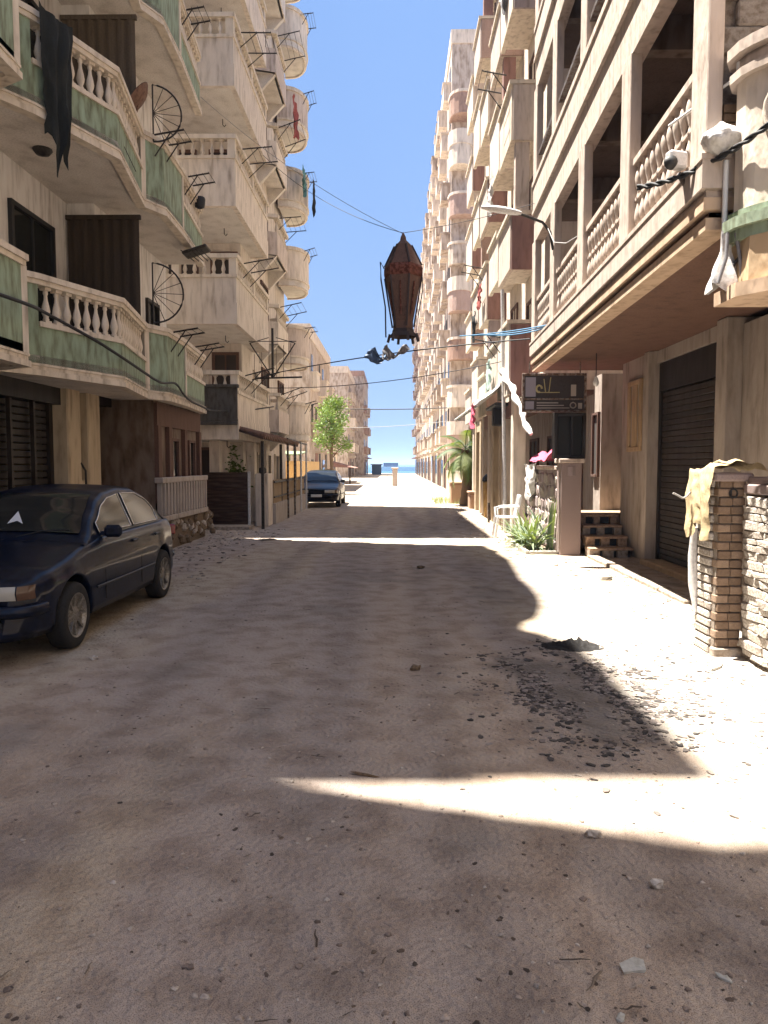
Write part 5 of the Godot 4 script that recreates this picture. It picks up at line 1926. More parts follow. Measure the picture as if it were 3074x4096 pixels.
	for q in [["white cloth drying on a third-storey box balcony of the cream and maroon building", 2.5, 8.9, 19.2, M.white_cloth, 0.7], ["red towel on the second-storey railing of the cream and maroon building", 2.55, 6.9, 21.9, M.red_cloth, 0.6], ["pale green sheet on the first-storey railing of the cream and maroon building", 2.5, 4.35, 19.3, M.mint_cloth, 0.7], ["dark cloth on a second-storey rail near the far end of the cream and maroon building", 2.66, 6.6, 24.5, M.black_cloth, 0.8], ["grey blanket over the fourth-storey railing of the cream and maroon building", 2.48, 12.6, 17.0, M.grey_cloth, 0.7]]:
		cloth(q[0], V(q[1], q[2], q[3]), V(q[1], q[2] - 0.03, q[3] + 0.9), q[5], q[4], q[2], 0.04)
	for q in [["dark iron rod rack high on the cream and maroon building", 2.5, 10.2, 17.0], ["dark iron rack over the awning on the cream and maroon building", 2.45, 4.5, 17.2], ["thin iron rack on the middle stack of the cream and maroon building", 2.6, 7.3, 22.0]]:
		rack(q[0], V(q[1], q[2], q[3]), -0.55, 0.8, 0.1, "drying racks on the cream and maroon building")
	# twisted white sheet slanting down from the awning
	var tw := MB.new()
	var tp := []
	var tr := []
	for i in 22:
		var t := i / 21.0
		tp.append(V(2.48 + 0.25 * t + 0.03 * sin(t * 20.0), 3.75 - 1.55 * t + 0.12 * sin(t * PI) , 17.2 - 2.3 * t))
		tr.append(0.075 - 0.02 * t + 0.022 * sin(i * 1.7))
	tw.tube(tp, tr, 8)
	single("twisted_sheet", "twisted white sheet slanting down from the awning towards the gate pier", "cloth", tw, M.white_cloth)
	var db := MB.new()
	db.box(2.45, 3.1, 2.55, 2.98, 18.3, 18.6, 0.03)
	db.box(2.4, 3.15, 2.98, 3.06, 17.6, 19.4, 0.02)
	single("black_box", "black box-shaped loudspeaker fixed under the awning", "loudspeaker", db, M.black)
	var ud := MB.new()
	ud.box(2.95, 3.2, 1.7, 2.85, 18.9, 19.3, 0.01)
	single("narrow_door", "narrow maroon wooden door leaf under the awning, behind the columns", "door", ud, M.maroon)
	# pink sheets on the low wall
	var pp := []
	for i in 9:
		for j in 13:
			var t := j / 12.0
			var u := i / 8.0
			pp.append(V(2.75 + 0.5 * u, 1.66 + 0.24 * sin(u * PI) * (0.5 + 0.5 * sin(t * 6.0 + 1.0)) + 0.05 * noise.get_noise_2d(u * 6.0, t * 6.0), 13.5 + 1.5 * t))
	var pk := MB.new()
	pk.grid(pp, 13, true)
	single("folded_cloth", "pink sheet heaped on the low wall next to the gate pier", "cloth", pk, M.pink_cloth)
	cloth("white sheet hanging down the end of the low wall behind the spiky plants", V(2.88, 1.64, 15.1), V(2.88, 1.62, 16.3), 0.7, M.white_cloth, 2.4)
	# white plastic chair
	var ch := thing("plastic_chair", "white plastic garden chair standing by the spiky plants", "chair", V(2.5, 0, 16.3))
	var seat := MB.new()
	seat.box(2.28, 2.72, 0.42, 0.46, 16.1, 16.54, 0.015)
	obj("seat", seat, M.white_plastic, ch)
	var bk := MB.new()
	for i in 5:
		bk.bar(V(2.70, 0.46, 16.14 + i * 0.09), V(2.78, 0.9, 16.14 + i * 0.09), 0.02, 0.055)
	bk.bar(V(2.78, 0.9, 16.1), V(2.78, 0.9, 16.54), 0.03, 0.06)
	obj("backrest", bk, M.white_plastic, ch)
	for q in [[2.28, 16.1], [2.28, 16.54], [2.72, 16.1], [2.72, 16.54]]:
		var lg := MB.new()
		lg.bar(V(q[0], 0.43, q[1]), V(q[0] + (-0.05 if q[0] < 2.5 else 0.05), 0, q[1]), 0.04, 0.05)
		obj("leg", lg, M.white_plastic, ch)
		if q[0] < 2.5:
			var ar := MB.new()
			ar.tube([V(2.28, 0.45, q[1]), V(2.27, 0.64, q[1]), V(2.4, 0.67, q[1]), V(2.74, 0.68, q[1])], 0.02, 6)
			obj("armrest", ar, M.white_plastic, ch)
	# tan bin, crate, pots and odds and ends along the right edge
	var bn := thing("waste_bin", "tall tan rubbish bin with a dark domed lid at the edge of the street", "bin", V(3.0, 0, 22.4))
	var bb := MB.new()
	bb.lathe([Vector2(0.19, 0.0), Vector2(0.21, 0.02), Vector2(0.25, 1.05), Vector2(0.26, 1.08), Vector2(0.0, 1.09)], 18, Transform3D(Basis(), V(2.95, 0, 22.4)))
	obj("body", bb, M.bin_yellow, bn)
	var bl := MB.new()
	bl.lathe([Vector2(0.27, 1.09), Vector2(0.25, 1.2), Vector2(0.15, 1.3), Vector2(0.0, 1.33)], 18, Transform3D(Basis(), V(2.95, 0, 22.4)))
	obj("lid", bl, M.shutter_dark, bn)
	for q in [["squat terracotta planter box near the foot of the palm", 2.75, 26.6, "terracotta", 0.7, 0.55], ["larger terracotta planter with dry branches before the palm", 2.35, 30.2, "terracotta", 0.9, 0.8]]:
		var pt := MB.new()
		pt.box(q[1], q[1] + q[4], 0, q[5], q[2], q[2] + q[4], 0.03)
		pt.box(q[1] - 0.04, q[1] + q[4] + 0.04, q[5], q[5] + 0.08, q[2] - 0.04, q[2] + q[4] + 0.04, 0.02)
		single("planter_box", q[0], "planter", pt, M[q[3]])
	var stick := MB.new()
	stick.tube([V(2.62, 0, 20.3), V(2.62, 0.55, 20.3)], 0.035, 7)
	single("bollard", "short thin grey bollard standing in the sun before the bin", "bollard", stick, M.iron_grey)
	var fp := thing("concrete_post", "lone pinkish concrete post standing in the middle of the far street", "post", V(0.12, 0, 55))
	var fm := MB.new()
	fm.box(-0.08, 0.32, 0, 1.25, 54.8, 55.2, 0.04)
	obj("shaft", fm, M.post_pink, fp)
	var fc := MB.new()
	fc.box(-0.15, 0.39, 1.25, 1.37, 54.73, 55.27, 0.03)
	obj("cap", fc, M.pink_beige, fp)
	var kio := thing("beach_kiosk", "small dark blue kiosk at the beach end of the street", "kiosk", V(-2.5, 0, 118))
	var km := MB.new()
	km.box(-3.4, -1.9, 0, 1.5, 117, 119)
	obj("body", km, M.blue_paint, kio)
	var kr := MB.new()
	kr.box(-3.6, -1.7, 1.5, 1.65, 116.7, 119.3)
	obj("roof", kr, M.grey_cloth, kio)
	var bo := thing("boat", "small pale boat on the sea beyond the street", "boat", V(1.0, -0.9, 300))
	var hull := MB.new()
	hull.prism([Vector2(-9, 300), Vector2(-6, 298), Vector2(9, 298), Vector2(13, 300), Vector2(9, 302), Vector2(-6, 302)], -1.0, 0.6)
	obj("hull", hull, M.white_plastic, bo)
	var cabn := MB.new()
	cabn.box(-4, 2, 0.6, 2.2, 299, 301)
	obj("cabin", cabn, M.blue_paint, bo)
	var cn := thing("shade_canopy", "low brown pointed canopy at the left of the sunlit far street", "canopy", V(-5, 0, 62))
	var cnm := MB.new()
	cnm.hexa([V(-7.6, 1.5, 60), V(-3.1, 1.3, 60), V(-3.1, 1.3, 66), V(-7.6, 1.5, 66), V(-7.5, 2.2, 60.1), V(-5.4, 1.9, 60.1), V(-5.4, 1.9, 65.9), V(-7.5, 2.2, 65.9)])
	obj("roof", cnm, M.maroon, cn)
	for x in [-7.3, -5.2, -3.6]:
		var po := MB.new()
		po.box(x, x + 0.12, 0, 1.42, 60.3, 60.42)
		obj("post", po, M.wood_dark, cn)
	var sc := MB.new()
	sc.box(-4.7, -4.0, 0, 1.3, 50, 50.5, 0.05)
	single("red_gas_box", "rust-red metal box by the roadside behind the farther parked car", "box", sc, M.terracotta)

# ---------------------------------------------------------------- the hanging lantern and the cables over the street
func hang(a: Vector3, b: Vector3, sag: float, n := 16) -> Array:
	var out := []
	for i in n + 1:
		var t := float(i) / n
		out.append(a.lerp(b, t) - Vector3.UP * sag * 4.0 * t * (1.0 - t))
	return out

func lantern_and_cables() -> void:
	var c := V(0.18, 0, 14.0)
	var l := thing("festive_lantern", "big faded brown festive lantern with a pointed cap hanging on cables over the street", "lantern", V(0.18, 3.9, 14))
	var six := func(mb: MB, rings: Array) -> void:
		for i in rings.size() - 1:
			for j in 6:
				var a0 := TAU * (j + 0.2) / 6.0
				var a1 := TAU * (j + 1.2) / 6.0
				var q := []
				for e in [[a0, i], [a1, i], [a1, i + 1], [a0, i + 1]]:
					q.append(c + Vector3(rings[e[1]].x * cos(e[0]), rings[e[1]].y, rings[e[1]].x * sin(e[0])))
				mb.quad_from(q[0], q[1], q[2], q[3], c + Vector3(0, (rings[i].y + rings[i + 1].y) / 2, 0))
	var cap := MB.new()
	six.call(cap, [Vector2(0.345, 5.27), Vector2(0.27, 5.42), Vector2(0.15, 5.65), Vector2(0.06, 5.74), Vector2(0.05, 5.8), Vector2(0.0, 5.9)])
	obj("cap", cap, M.lantern, l)
	var band := MB.new()
	six.call(band, [Vector2(0.0, 5.06), Vector2(0.35, 5.06), Vector2(0.365, 5.12), Vector2(0.365, 5.22), Vector2(0.345, 5.27)])
	obj("band", band, M.lantern_red, l)
	var body := MB.new()
	six.call(body, [Vector2(0.0, 4.12), Vector2(0.19, 4.12), Vector2(0.19, 4.25), Vector2(0.34, 5.06)])
	obj("body", body, M.lantern, l)
	var foot := MB.new()
	six.call(foot, [Vector2(0.27, 3.97), Vector2(0.21, 4.06), Vector2(0.20, 4.115), Vector2(0.0, 4.118)])
	for j in 6:
		var a := TAU * (j + 0.2) / 6.0
		foot.bar(c + Vector3(0.25 * cos(a), 4.03, 0.25 * sin(a)), c + Vector3(0.29 * cos(a), 3.88, 0.29 * sin(a)), 0.05, 0.05)
	obj("foot", foot, M.lantern_trim, l)
	for j in 6:
		var a := TAU * (j + 0.2) / 6.0
		var o := Vector3(cos(a), 0, sin(a))
		var e := MB.new()
		e.bar(c + o * 0.205 + Vector3(0, 4.15, 0), c + o * 0.352 + Vector3(0, 5.06, 0), 0.03, 0.03)
		e.bar(c + o * 0.352 + Vector3(0, 5.27, 0), c + o * 0.165 + Vector3(0, 5.64, 0), 0.03, 0.03)
		obj("rib", e, M.lantern_trim, l)
		var a2 := TAU * (j + 0.7) / 6.0
		var o2 := Vector3(cos(a2), 0, sin(a2))
		var pn := MB.new()
		pn.bar(c + o2 * 0.2 + Vector3(0, 4.36, 0), c + o2 * 0.275 + Vector3(0, 4.95, 0), 0.085, 0.02)
		obj("panel", pn, M.lantern_red, l)
	var st := MB.new()
	st.tube([c + Vector3(-0.35, 5.2, 0.1), c + Vector3(-0.42, 5.32, 0.1), c + Vector3(-0.41, 5.0, 0.1), c + Vector3(-0.33, 4.5, 0.1), c + Vector3(-0.32, 3.95, 0.1)], 0.014, 5)
	st.tube([c + Vector3(0.35, 5.15, 0.1), c + Vector3(0.36, 4.8, 0.1), c + Vector3(0.28, 4.35, 0.1)], 0.008, 4)
	obj("string", st, M.cable, l)
	var cabs := [
		["pair of thin cables from which the lantern hangs, cream-block side", V(-3.3, 9.4, 19.2), V(0.16, 5.88, 14.0), 0.25, 0.006, "cable"],
		["thin cable from the lantern's tip to the brown galleries", V(0.2, 5.88, 14.0), V(2.75, 6.5, 14.2), 0.05, 0.006, "cable"],
		["long faint cable crossing high from the green balconies to the lantern", V(-4.0, 9.2, 15.8), V(0.18, 5.86, 14.0), 0.2, 0.005, "cable_pale"],
		["grey cable sagging from the cream block to the galleries just under the lantern", V(-3.5, 4.05, 20.5), V(2.62, 4.0, 14.4), -0.1, 0.014, "cable"],
		["second sagging cable low between the cream block and the awning", V(-3.6, 3.75, 21.0), V(2.6, 4.0, 17.4), 0.18, 0.01, "cable"],
		["far cable crossing level with the tree top", V(-4.9, 5.1, 46.0), V(3.3, 5.0, 44.9), 0.1, 0.03, "cable"],
		["thin far cable crossing below the tree top", V(-4.9, 3.9, 46.5), V(3.3, 4.2, 44.9), 0.15, 0.015, "cable_pale"],
	]
	for q in cabs:
		var m := MB.new()
		m.tube(hang(q[1], q[2], q[3]), q[4], 5)
		single("overhead_cable", q[0], "cable", m, M[q[5]])
	var rp := MB.new()
	for i in 3:
		rp.tube(hang(V(1.2 + 0.2 * i, 3.92 + 0.012 * i, 13.6), V(2.75, 4.02 - 0.015 * i, 13.0), 0.03 + 0.02 * i), 0.011, 5)
	single("blue_rope", "faded blue plastic strip tied along the cable by the galleries", "rope", rp, M.rope_blue)
	# torn plastic caught on the cable
	for q in [[-0.38, 3.88, 0.0], [0.03, 3.95, 1.0]]:
		var g := []
		for i in 8:
			for j in 7:
				var t := i / 7.0
				var u := j / 6.0 - 0.5
				g.append(V(q[0] + (t - 0.5) * 0.5 + u * 0.12 + 0.07 * noise.get_noise_2d(t * 7.0 + q[2] * 9.0, u * 7.0), q[1] + u * 0.2 * (0.3 + absf(sin(t * 5.0 + q[2]))) + 0.09 * sin(t * 7.0 + q[2] * 2.0), 15.9 + 0.1 * noise.get_noise_2d(t * 5.0, u * 6.0 + q[2])))
		var m := MB.new()
		m.grid(g, 7)
		single("torn_plastic", ["larger torn dark blue plastic strip caught on the cable below the lantern", "smaller torn dark plastic strip caught on the cable right under the lantern"][0 if q[2] < 0.5 else 1], "plastic", m, M.blue_paint if q[2] < 0.5 else M.grey_cloth)
	# twisted black cable at the right edge
	for s in 2:
		var pth := []
		for i in 41:
			var t := i / 40.0
			var p := V(2.05, 3.92, 6.4).lerp(V(2.7, 4.02, 5.0), t) - Vector3.UP * 0.12 * 4.0 * t * (1.0 - t)
			pth.append(p + Vector3(0, 0.014 * cos(t * 40.0 + PI * s), 0.014 * sin(t * 40.0 + PI * s)))
		var m := MB.new()
		m.tube(pth, 0.014, 5)
		single("twisted_cable", ["upper strand of the twisted black cable running to the round bay", "lower strand of the twisted black cable running to the round bay"][s], "cable", m, M.cable)
	var jb := MB.new()
	jb.obox(Transform3D(Basis(), V(2.6, 4.0, 5.02)), Vector3(0.1, 0.16, 0.1), 0.015)
	single("junction_box", "small black junction box where the twisted cable meets the round bay", "junction box", jb, M.black)
	var kn := MB.new()
	for i in 6:
		kn.tube([V(2.5 + i * 0.05, 3.06 + 0.03 * sin(i * 2.0), 5.58), V(2.56 + i * 0.05, 3.13 + 0.03 * cos(i * 3.0), 5.55), V(2.62 + i * 0.05, 3.05, 5.58)], 0.014, 5)
	single("tangled_cable", "tangle of black cable hooked on the ledge under the round bay", "cable", kn, M.cable)

# ---------------------------------------------------------------- plants
func blade(len: float, w: float, bend: float, fold := 0.25) -> ArrayMesh:
	var b := MB.new()
	var pts := []
	var n := 7
	for i in n:
		var t := float(i) / (n - 1)
		var ww := w * (0.55 + 0.9 * t - 1.45 * t * t * t * 0.98) if t < 1.0 else 0.002
		ww = maxf(ww, 0.002)
		var a := bend * t
		var p := Vector3(0, len * t * cos(a * 0.6), len * t * sin(a * 0.6))
		pts.append(p + Vector3(-ww, fold * ww, 0))
		pts.append(p)
		pts.append(p + Vector3(ww, fold * ww, 0))
	b.grid(pts, 3)
	return b.done()

func plants() -> void:
	var bl := [blade(0.75, 0.03, 0.9), blade(0.6, 0.034, 1.3), blade(0.85, 0.028, 0.5)]
	var spots := [[2.62, 13.75, 1.0, "spiky green agave clump against the gate pier"], [2.55, 14.4, 0.85, "spiky agave clump in the middle of the bed beside the low wall"], [2.6, 15.1, 0.8, "farthest spiky agave clump, next to the plastic chair"]]
	for q in spots:
		var t := thing("agave_plant", q[3], "plant", V(q[0], 0, q[1]), "agaves beside the low wall", true)
		for i in 60:
			var a := i * 2.4
			var lean := 0.1 + 1.0 * (i / 60.0) * rng.randf_range(0.7, 1.15)
			var bs := Basis(Vector3.UP, a) * Basis(Vector3(1, 0, 0), lean)
			put("leaf", bl[i % 3], M.agave if i % 3 else M.agave_dark, t, Transform3D(bs.scaled_local(Vector3.ONE * q[2] * rng.randf_range(0.8, 1.15)), Vector3(rng.randf_range(-0.08, 0.08), 0.02, rng.randf_range(-0.08, 0.08))))
	var dk := thing("snake_plant", "upright dark spiky plant between the agaves and the gate pier", "plant", V(2.86, 0, 13.6), "", true)
	for i in 12:
		put("leaf", bl[2], M.agave_dark, dk, Transform3D((Basis(Vector3.UP, i * 2.1) * Basis(Vector3(1, 0, 0), 0.12 + 0.1 * (i % 3))).scaled_local(Vector3(0.9, 1.25, 0.9)), Vector3(rng.randf_range(-0.05, 0.05), 0, rng.randf_range(-0.1, 0.1))))
	var kb := MB.new()
	kb.box(2.35, 2.42, -0.02, 0.07, 13.1, 16.0, 0.01)
	kb.box(2.43, 2.95, -0.02, 0.065, 13.1, 13.16, 0.01)
	single("bed_edging", "low whitewashed edging round the agave bed", "edging", kb, M.slab_white)
	# short palm
	var p := thing("palm_tree", "short palm with dark upper fronds and pale drooping lower ones", "palm tree", V(2.75, 0, 28.6), "", true)
	var tk := MB.new()
	var path := []
	var rr := []
	for i in 13:
		path.append(Vector3(0.1 * sin(i * 0.25), i * 0.18, 0))
		rr.append(0.2 - 0.004 * i + 0.025 * (i % 2))
	tk.tube(path, rr, 10)
	obj("trunk", tk, M.bark, p)
	var fr := []
	for v in 2:
		var b := MB.new()
		var spine := []
		var L := 1.25
		for i in 9:
			var t := i / 8.0
			spine.append(Vector3(0, L * (t * 0.75 - 0.75 * t * t * (0.75 + v * 0.25)), L * t * 0.95))
		b.tube(spine, 0.016, 4)
		for i in 22:
			var t := 0.12 + 0.88 * i / 21.0
			var o := Vector3(0, L * (t * 0.75 - 0.75 * t * t * (0.75 + v * 0.25)), L * t * 0.95)
			for s in [-1.0, 1.0]:
				var tip := o + Vector3(s * 0.42 * sin(t * 2.6 + 0.25), -0.14, 0.26)
				b.tri(o + Vector3(0, 0, -0.028), tip, o + Vector3(0, 0, 0.028))
		fr.append(b.done())
	for i in 26:
		var up := 0.45 - 0.075 * float(i)
		var bs := Basis(Vector3.UP, i * 2.4) * Basis(Vector3(1, 0, 0), -clampf(up + rng.randf_range(-0.1, 0.1), -1.15, 0.5))
		put("frond", fr[i % 2], M.leaf_dark if i < 13 else (M.leaf_pale if i % 3 else M.leaf), p, Transform3D(bs.scaled_local(Vector3.ONE * rng.randf_range(0.75, 1.0)), Vector3(0.02, 2.25 - 0.012 * i, 0)))
	# roadside tree
	var t := thing("street_tree", "light green leafy street tree behind the farther parked car", "tree", V(-3.35, 0, 40), "", true)
	var tm := MB.new()
	tm.tube([Vector3(0, 0, 0), Vector3(0.05, 1.0, 0), Vector3(0.0, 2.1, 0.05), Vector3(0.1, 3.2, 0), Vector3(0.05, 4.4, 0)], [0.13, 0.11, 0.09, 0.06, 0.03], 8)
	var limbs := []
	for i in 9:
		var a := i * 2.4
		var y := 1.9 + 0.27 * i
		var e := Vector3(cos(a) * (0.75 - 0.03 * i), y + 0.75, sin(a) * (0.75 - 0.03 * i))
		tm.tube([Vector3(0.03, y, 0), e * Vector3(0.5, 1, 0.5) - Vector3(0, 0.3, 0), e], [0.04, 0.03, 0.012], 5)
		limbs.append(e)
	obj("trunk", tm, M.bark, t)
	var lm := [MB.new(), MB.new()]
	for i in 3600:
		var e: Vector3 = limbs[rng.randi() % 9] if i % 3 else Vector3(rng.randf_range(-0.3, 0.35), 2.7 + 0.55 * (i % 5), 0)
		var o := Vector3(rng.randfn(), rng.randfn(), rng.randfn()) * Vector3(0.21, 0.2, 0.21)
		var ctr := e + o
		var bs := Basis(Vector3(rng.randf_range(-1, 1), rng.randf_range(-1, 1), rng.randf_range(-1, 1)).normalized(), rng.randf() * TAU)
		var s := rng.randf_range(0.05, 0.09)
		lm[i % 2].quad(ctr + bs * Vector3(-s, 0, 0), ctr + bs * Vector3(0, -s * 0.5, 0), ctr + bs * Vector3(s, 0, 0.01), ctr + bs * Vector3(0, s * 0.5, 0))
	obj("crown", lm[0], M.tree_leaf, t)
	obj("crown", lm[1], M.leaf, t)
	# dark shrub in the cream block's doorway
	var sh := thing("potted_shrub", "dark leafy potted shrub in front of the cream block's ground-floor doorway", "plant", V(-4.35, 0, 19.9), "", true)
	var pot := MB.new()
	pot.lathe([Vector2(0.0, 0.0), Vector2(0.16, 0.0), Vector2(0.22, 0.4), Vector2(0.24, 0.42), Vector2(0.2, 0.42), Vector2(0.0, 0.4)], 14)
	obj("pot", pot, M.terracotta, sh)
	var sm := MB.new()
	for i in 700:
		var ctr := Vector3(rng.randfn() * 0.17, 1.15 + rng.randfn() * 0.4, rng.randfn() * 0.17)
		var bs := Basis(Vector3(rng.randf_range(-1, 1), rng.randf_range(-1, 1), rng.randf_range(-1, 1)).normalized(), rng.randf() * TAU)
		sm.quad(ctr + bs * Vector3(-0.06, 0, 0), ctr + bs * Vector3(0, -0.03, 0), ctr + bs * Vector3(0.06, 0, 0.01), ctr + bs * Vector3(0, 0.03, 0))
	obj("foliage", sm, M.leaf_dark, sh)
	var stem := MB.new()
	stem.tube([Vector3(0, 0.35, 0), Vector3(0.02, 1.3, 0)], 0.025, 6)
	obj("stem", stem, M.bark, sh)
	# dry grass patch by the palm
	var gm := MB.new()
	for i in 500:
		var x := rng.randf_range(1.7, 2.9)
		var d := rng.randf_range(29.5, 33.5)
		var hgt := rng.randf_range(0.12, 0.34)
		var a := rng.randf() * TAU
		gm.tri(V(x, 0, d), V(x + 0.02 * cos(a), 0, d + 0.02 * sin(a)), V(x + rng.randf_range(-0.12, 0.12), hgt, d + rng.randf_range(-0.12, 0.12)))
	var go := obj("grass", gm, M.leaf_pale)
	go.set_meta("kind", "stuff")
	go.set_meta("label", "patch of pale grass on the right roadside before the palm")

# ---------------------------------------------------------------- pebbles, ash, broken things
func scatter(called: String, label: String, count: int, meshes: ArrayMesh, place: Callable, tints: Array, sc: Vector2, flat: float) -> void:
	var mm := MultiMesh.new()
	mm.transform_format = MultiMesh.TRANSFORM_3D
	mm.use_colors = true
	mm.mesh = meshes
	mm.instance_count = count
	for i in count:
		var q: Vector2 = place.call()
		var s := lerpf(sc.x, sc.y, pow(rng.randf(), 3.0))
		var bs := Basis(Vector3.UP, rng.randf() * TAU) * Basis(Vector3(1, 0, 0), rng.randf_range(-0.25, 0.25))
		mm.set_instance_transform(i, Transform3D(bs.scaled_local(Vector3(s * rng.randf_range(0.7, 1.5), s * flat, s)), V(q.x, ground_height(q.x, q.y) + s * flat * 0.2, q.y)))
		var c: Color = tints[rng.randi() % tints.size()]
		var v := rng.randf_range(0.75, 1.2)
		mm.set_instance_color(i, Color(c.r * v, c.g * v, c.b * v))
	var o := MultiMeshInstance3D.new()
	o.name = called
	o.multimesh = mm
	o.material_override = M.pebble
	o.set_meta("kind", "stuff")
	o.set_meta("label", label)
	add_child(o, true)

func rock_mesh(sd: float, sharp: bool) -> ArrayMesh:
	var q := MB.new()
	if sharp:  # an irregular flake: a five-cornered plate, buckled
		var r := RandomNumberGenerator.new()
		r.seed = int(sd * 10.0)
		var top := []
		var low := []
		for i in 6:
			var a := TAU * (i + r.randf_range(-0.3, 0.3)) / 6.0
			var l := r.randf_range(0.35, 0.62)
			top.append(Vector3(l * cos(a), 0.35 + r.randf_range(-0.25, 0.3), l * 0.8 * sin(a)))
			low.append(top[-1] * Vector3(0.9, 0, 0.9) - Vector3(0, 0.4, 0))
		for i in 6:
			q.tri_from(top[i], top[(i + 1) % 6], Vector3(0, 0.55, 0), Vector3(0, -1, 0))
			q.quad_from(top[i], top[(i + 1) % 6], low[(i + 1) % 6], low[i], Vector3.ZERO)
		return q.done()
	q.obox(Transform3D(), Vector3.ONE, 0.26)
	for j in q.v.size():
		var p := q.v[j]
		q.v[j] = p + Vector3(noise.get_noise_3d(p.x * 3 + sd, p.y * 3, p.z * 3), noise.get_noise_3d(p.x * 3, p.y * 3 + sd, p.z * 3), noise.get_noise_3d(p.x * 3, p.y * 3, p.z * 3 + sd)) * 0.45
	return q.done()

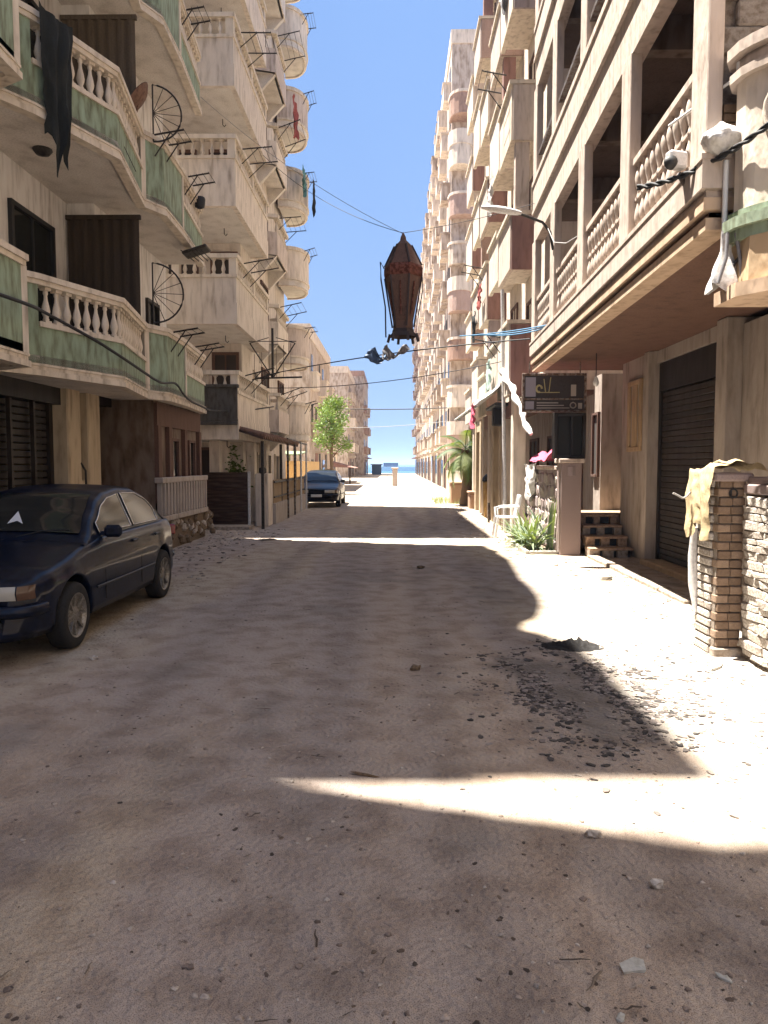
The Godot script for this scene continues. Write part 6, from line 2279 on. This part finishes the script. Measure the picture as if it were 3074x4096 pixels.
func litter() -> void:
	var rock := rock_mesh(3.0, false)
	var chip := rock_mesh(9.0, true)
	var anywhere := func() -> Vector2:
		var d := 1.6 + 16.0 * pow(rng.randf(), 1.6)
		return Vector2(rng.randf_range(-0.62, 0.55) * (d + 0.8), d).clamp(Vector2(-4.4, 0), Vector2(3.9, 40))
	scatter("gravel", "small pale and brown pebbles strewn over the dirt street", 5200, rock, anywhere, [Color(0.36, 0.29, 0.24), Color(0.44, 0.37, 0.31), Color(0.24, 0.19, 0.16), Color(0.52, 0.46, 0.40)], Vector2(0.004, 0.02), 0.55)
	var nests := []
	for i in 60:
		nests.append(anywhere.call())
	var clumped := func() -> Vector2:
		if rng.randf() < 0.35:
			return anywhere.call()
		var n: Vector2 = nests[rng.randi() % 60]
		return n + Vector2(rng.randfn(), rng.randfn()) * 0.16
	scatter("leaf_litter", "dark dry leaves and scraps scattered over the dirt street", 1500, chip, clumped, [Color(0.07, 0.055, 0.045), Color(0.12, 0.09, 0.07), Color(0.16, 0.12, 0.09)], Vector2(0.006, 0.026), 0.2)
	var burnt := func() -> Vector2:
		for tries in 30:
			var p := Vector2(1.36 + 0.34 * rng.randfn(), 5.15 + 0.55 * rng.randfn())
			if noise.get_noise_2d(p.x * 5.0 + 3.0, p.y * 2.2) > rng.randf_range(-0.25, 0.35):
				return p
		return Vector2(1.4, 5.1)
	scatter("charred_debris", "charred chips and ash scattered where rubbish was burnt", 4500, chip, burnt, [Color(0.05, 0.046, 0.044), Color(0.10, 0.088, 0.08), Color(0.18, 0.155, 0.14), Color(0.34, 0.30, 0.27), Color(0.26, 0.22, 0.2)], Vector2(0.005, 0.06), 0.2)
	var tw := MB.new()
	tw.tube([Vector3(-0.5, 0.1, 0), Vector3(-0.1, 0.16, 0.05), Vector3(0.2, 0.12, -0.04), Vector3(0.5, 0.15, 0.03)], [0.05, 0.06, 0.045, 0.02], 4)
	scatter("twig_litter", "thin dry twigs and straws lying on the dirt street", 420, tw.done(), clumped, [Color(0.09, 0.07, 0.055), Color(0.2, 0.16, 0.12), Color(0.4, 0.34, 0.28)], Vector2(0.02, 0.085), 0.6)
	var right_side := func() -> Vector2:
		return Vector2(1.6 + 1.3 * rng.randf(), 4.0 + 2.6 * rng.randf())
	scatter("broken_rubble", "pale broken chips and dust scattered before the stone garden wall", 1500, chip, right_side, [Color(0.5, 0.45, 0.41), Color(0.38, 0.34, 0.32), Color(0.6, 0.57, 0.54), Color(0.16, 0.14, 0.13)], Vector2(0.006, 0.045), 0.3)
	var left_edge := func() -> Vector2:
		return Vector2(-4.15 + 0.5 * absf(rng.randfn()) * 0.8, rng.randf_range(13.0, 27.0)) if rng.randf() < 0.4 else Vector2(-2.6 - 1.4 * rng.randf(), rng.randf_range(9.6, 18.0))
	scatter("edge_rubble", "small broken stones and dust drifted along the left side of the street", 900, rock, left_edge, [Color(0.36, 0.29, 0.24), Color(0.2, 0.16, 0.14), Color(0.48, 0.42, 0.36)], Vector2(0.008, 0.06), 0.5)
	var right_edge := func() -> Vector2:
		var d := rng.randf_range(7.0, 28.0)
		return Vector2(3.3 - 0.55 * absf(rng.randfn()), d) if d < 12.5 else Vector2(2.5 - 0.4 * absf(rng.randfn()), d)
	scatter("edge_rubble", "small broken stones and dust drifted along the right side of the street", 900, rock, right_edge, [Color(0.5, 0.43, 0.37), Color(0.34, 0.28, 0.24), Color(0.6, 0.55, 0.5)], Vector2(0.008, 0.06), 0.5)
	# heap of black ash
	var ah := []
	for i in 15:
		for j in 25:
			var u := i / 14.0 * 2.0 - 1.0
			var w := j / 24.0 * 2.0 - 1.0
			var r := Vector2(u, w).length()
			var hgt := maxf(0.0, 1.0 - r) * 0.075 * (1.0 + 1.2 * noise.get_noise_2d(u * 6.0, w * 9.0)) - 0.012
			ah.append(V(1.57 + w * 0.33, ground_height(1.57 + w * 0.33, 6.42 + u * 0.2) + hgt, 6.42 + u * 0.2))
	var am := MB.new()
	am.grid(ah, 25)
	single("ash_heap", "small heap of black ash at the edge of the sunlight", "ash heap", am, M.ash)
	# single pieces one can point at
	var singles := [
		["broken_tile", "pale grey broken tile lying on the dirt in the foreground", "tile", 0.77, 2.27, Vector3(0.10, 0.014, 0.075), 0.5, "slab_white"],
		["stone", "pale rounded stone in the shade between the sunlit wedge and the broken tile", "stone", 1.0, 2.72, Vector3(0.045, 0.03, 0.035), 0.2, "stone_c"],
		["stone", "flat grey-green stone at the shaded edge of the sunlit wedge", "stone", 0.86, 3.1, Vector3(0.07, 0.022, 0.045), 0.15, "stone_b"],
		["stone", "small white stone near the bottom corner of the view on the right", "stone", 0.66, 2.05, Vector3(0.04, 0.012, 0.02), 0.9, "slab_white"],
		["stone", "pale angular stone at the right edge of the foreground", "stone", 1.03, 2.22, Vector3(0.045, 0.012, 0.02), 2.2, "slab_white"],
		["stone", "dark lump of stone in the middle of the shaded street", "stone", 0.17, 5.7, Vector3(0.07, 0.045, 0.06), 0.4, "stone_dark"],
		["stone", "dark stone farther along the middle of the shaded street", "stone", 0.42, 11.3, Vector3(0.11, 0.05, 0.07), 0.4, "stone_dark"],
		["twig", "short dark twig lying before the tip of the sunlit wedge", "twig", -0.15, 3.72, Vector3(0.13, 0.012, 0.02), -0.3, "bark"],
		["drain_cover", "dark flat patch of an old drain cover near the plank gate", "drain cover", -2.65, 15.6, Vector3(0.5, 0.02, 0.35), 0.1, "shutter_dark"],
		["plank", "short white splintered plank leaning at the foot of the brick pier", "plank", 2.55, 5.75, Vector3(0.3, 0.025, 0.05), 0.9, "slab_white"],
		["stone", "white lump of plaster by the sunlit kerb below the roller door", "stone", 2.95, 10.2, Vector3(0.16, 0.09, 0.12), 0.3, "slab_white"],
		["stone", "pale stone beside the front wheel of the navy car", "stone", -2.45, 5.95, Vector3(0.06, 0.03, 0.04), 0.3, "stone_c"],
	]
	for i in singles.size():
		var q: Array = singles[i]
		var mesh := rock_mesh(20.0 + i * 3.0, q[0] in ["broken_tile", "plank", "drain_cover"])
		var o := put(q[0], mesh, M[q[7]], null, Transform3D(Basis(Vector3.UP, q[6]).scaled_local(q[5]), V(q[3], ground_height(q[3], q[4]) + q[5].y * 0.4, q[4])))
		tag(o, q[1], q[2])
	var kerb := MB.new()
	for i in 5:
		kerb.box(3.32 + 0.004 * i, 3.5, -0.04, 0.05 + 0.006 * (i % 2), 8.4 + i * 0.86, 9.24 + i * 0.86, 0.015)
	single("kerb", "low broken kerb line of concrete pieces along the shade of the brown gallery", "kerb", kerb, M.concrete)
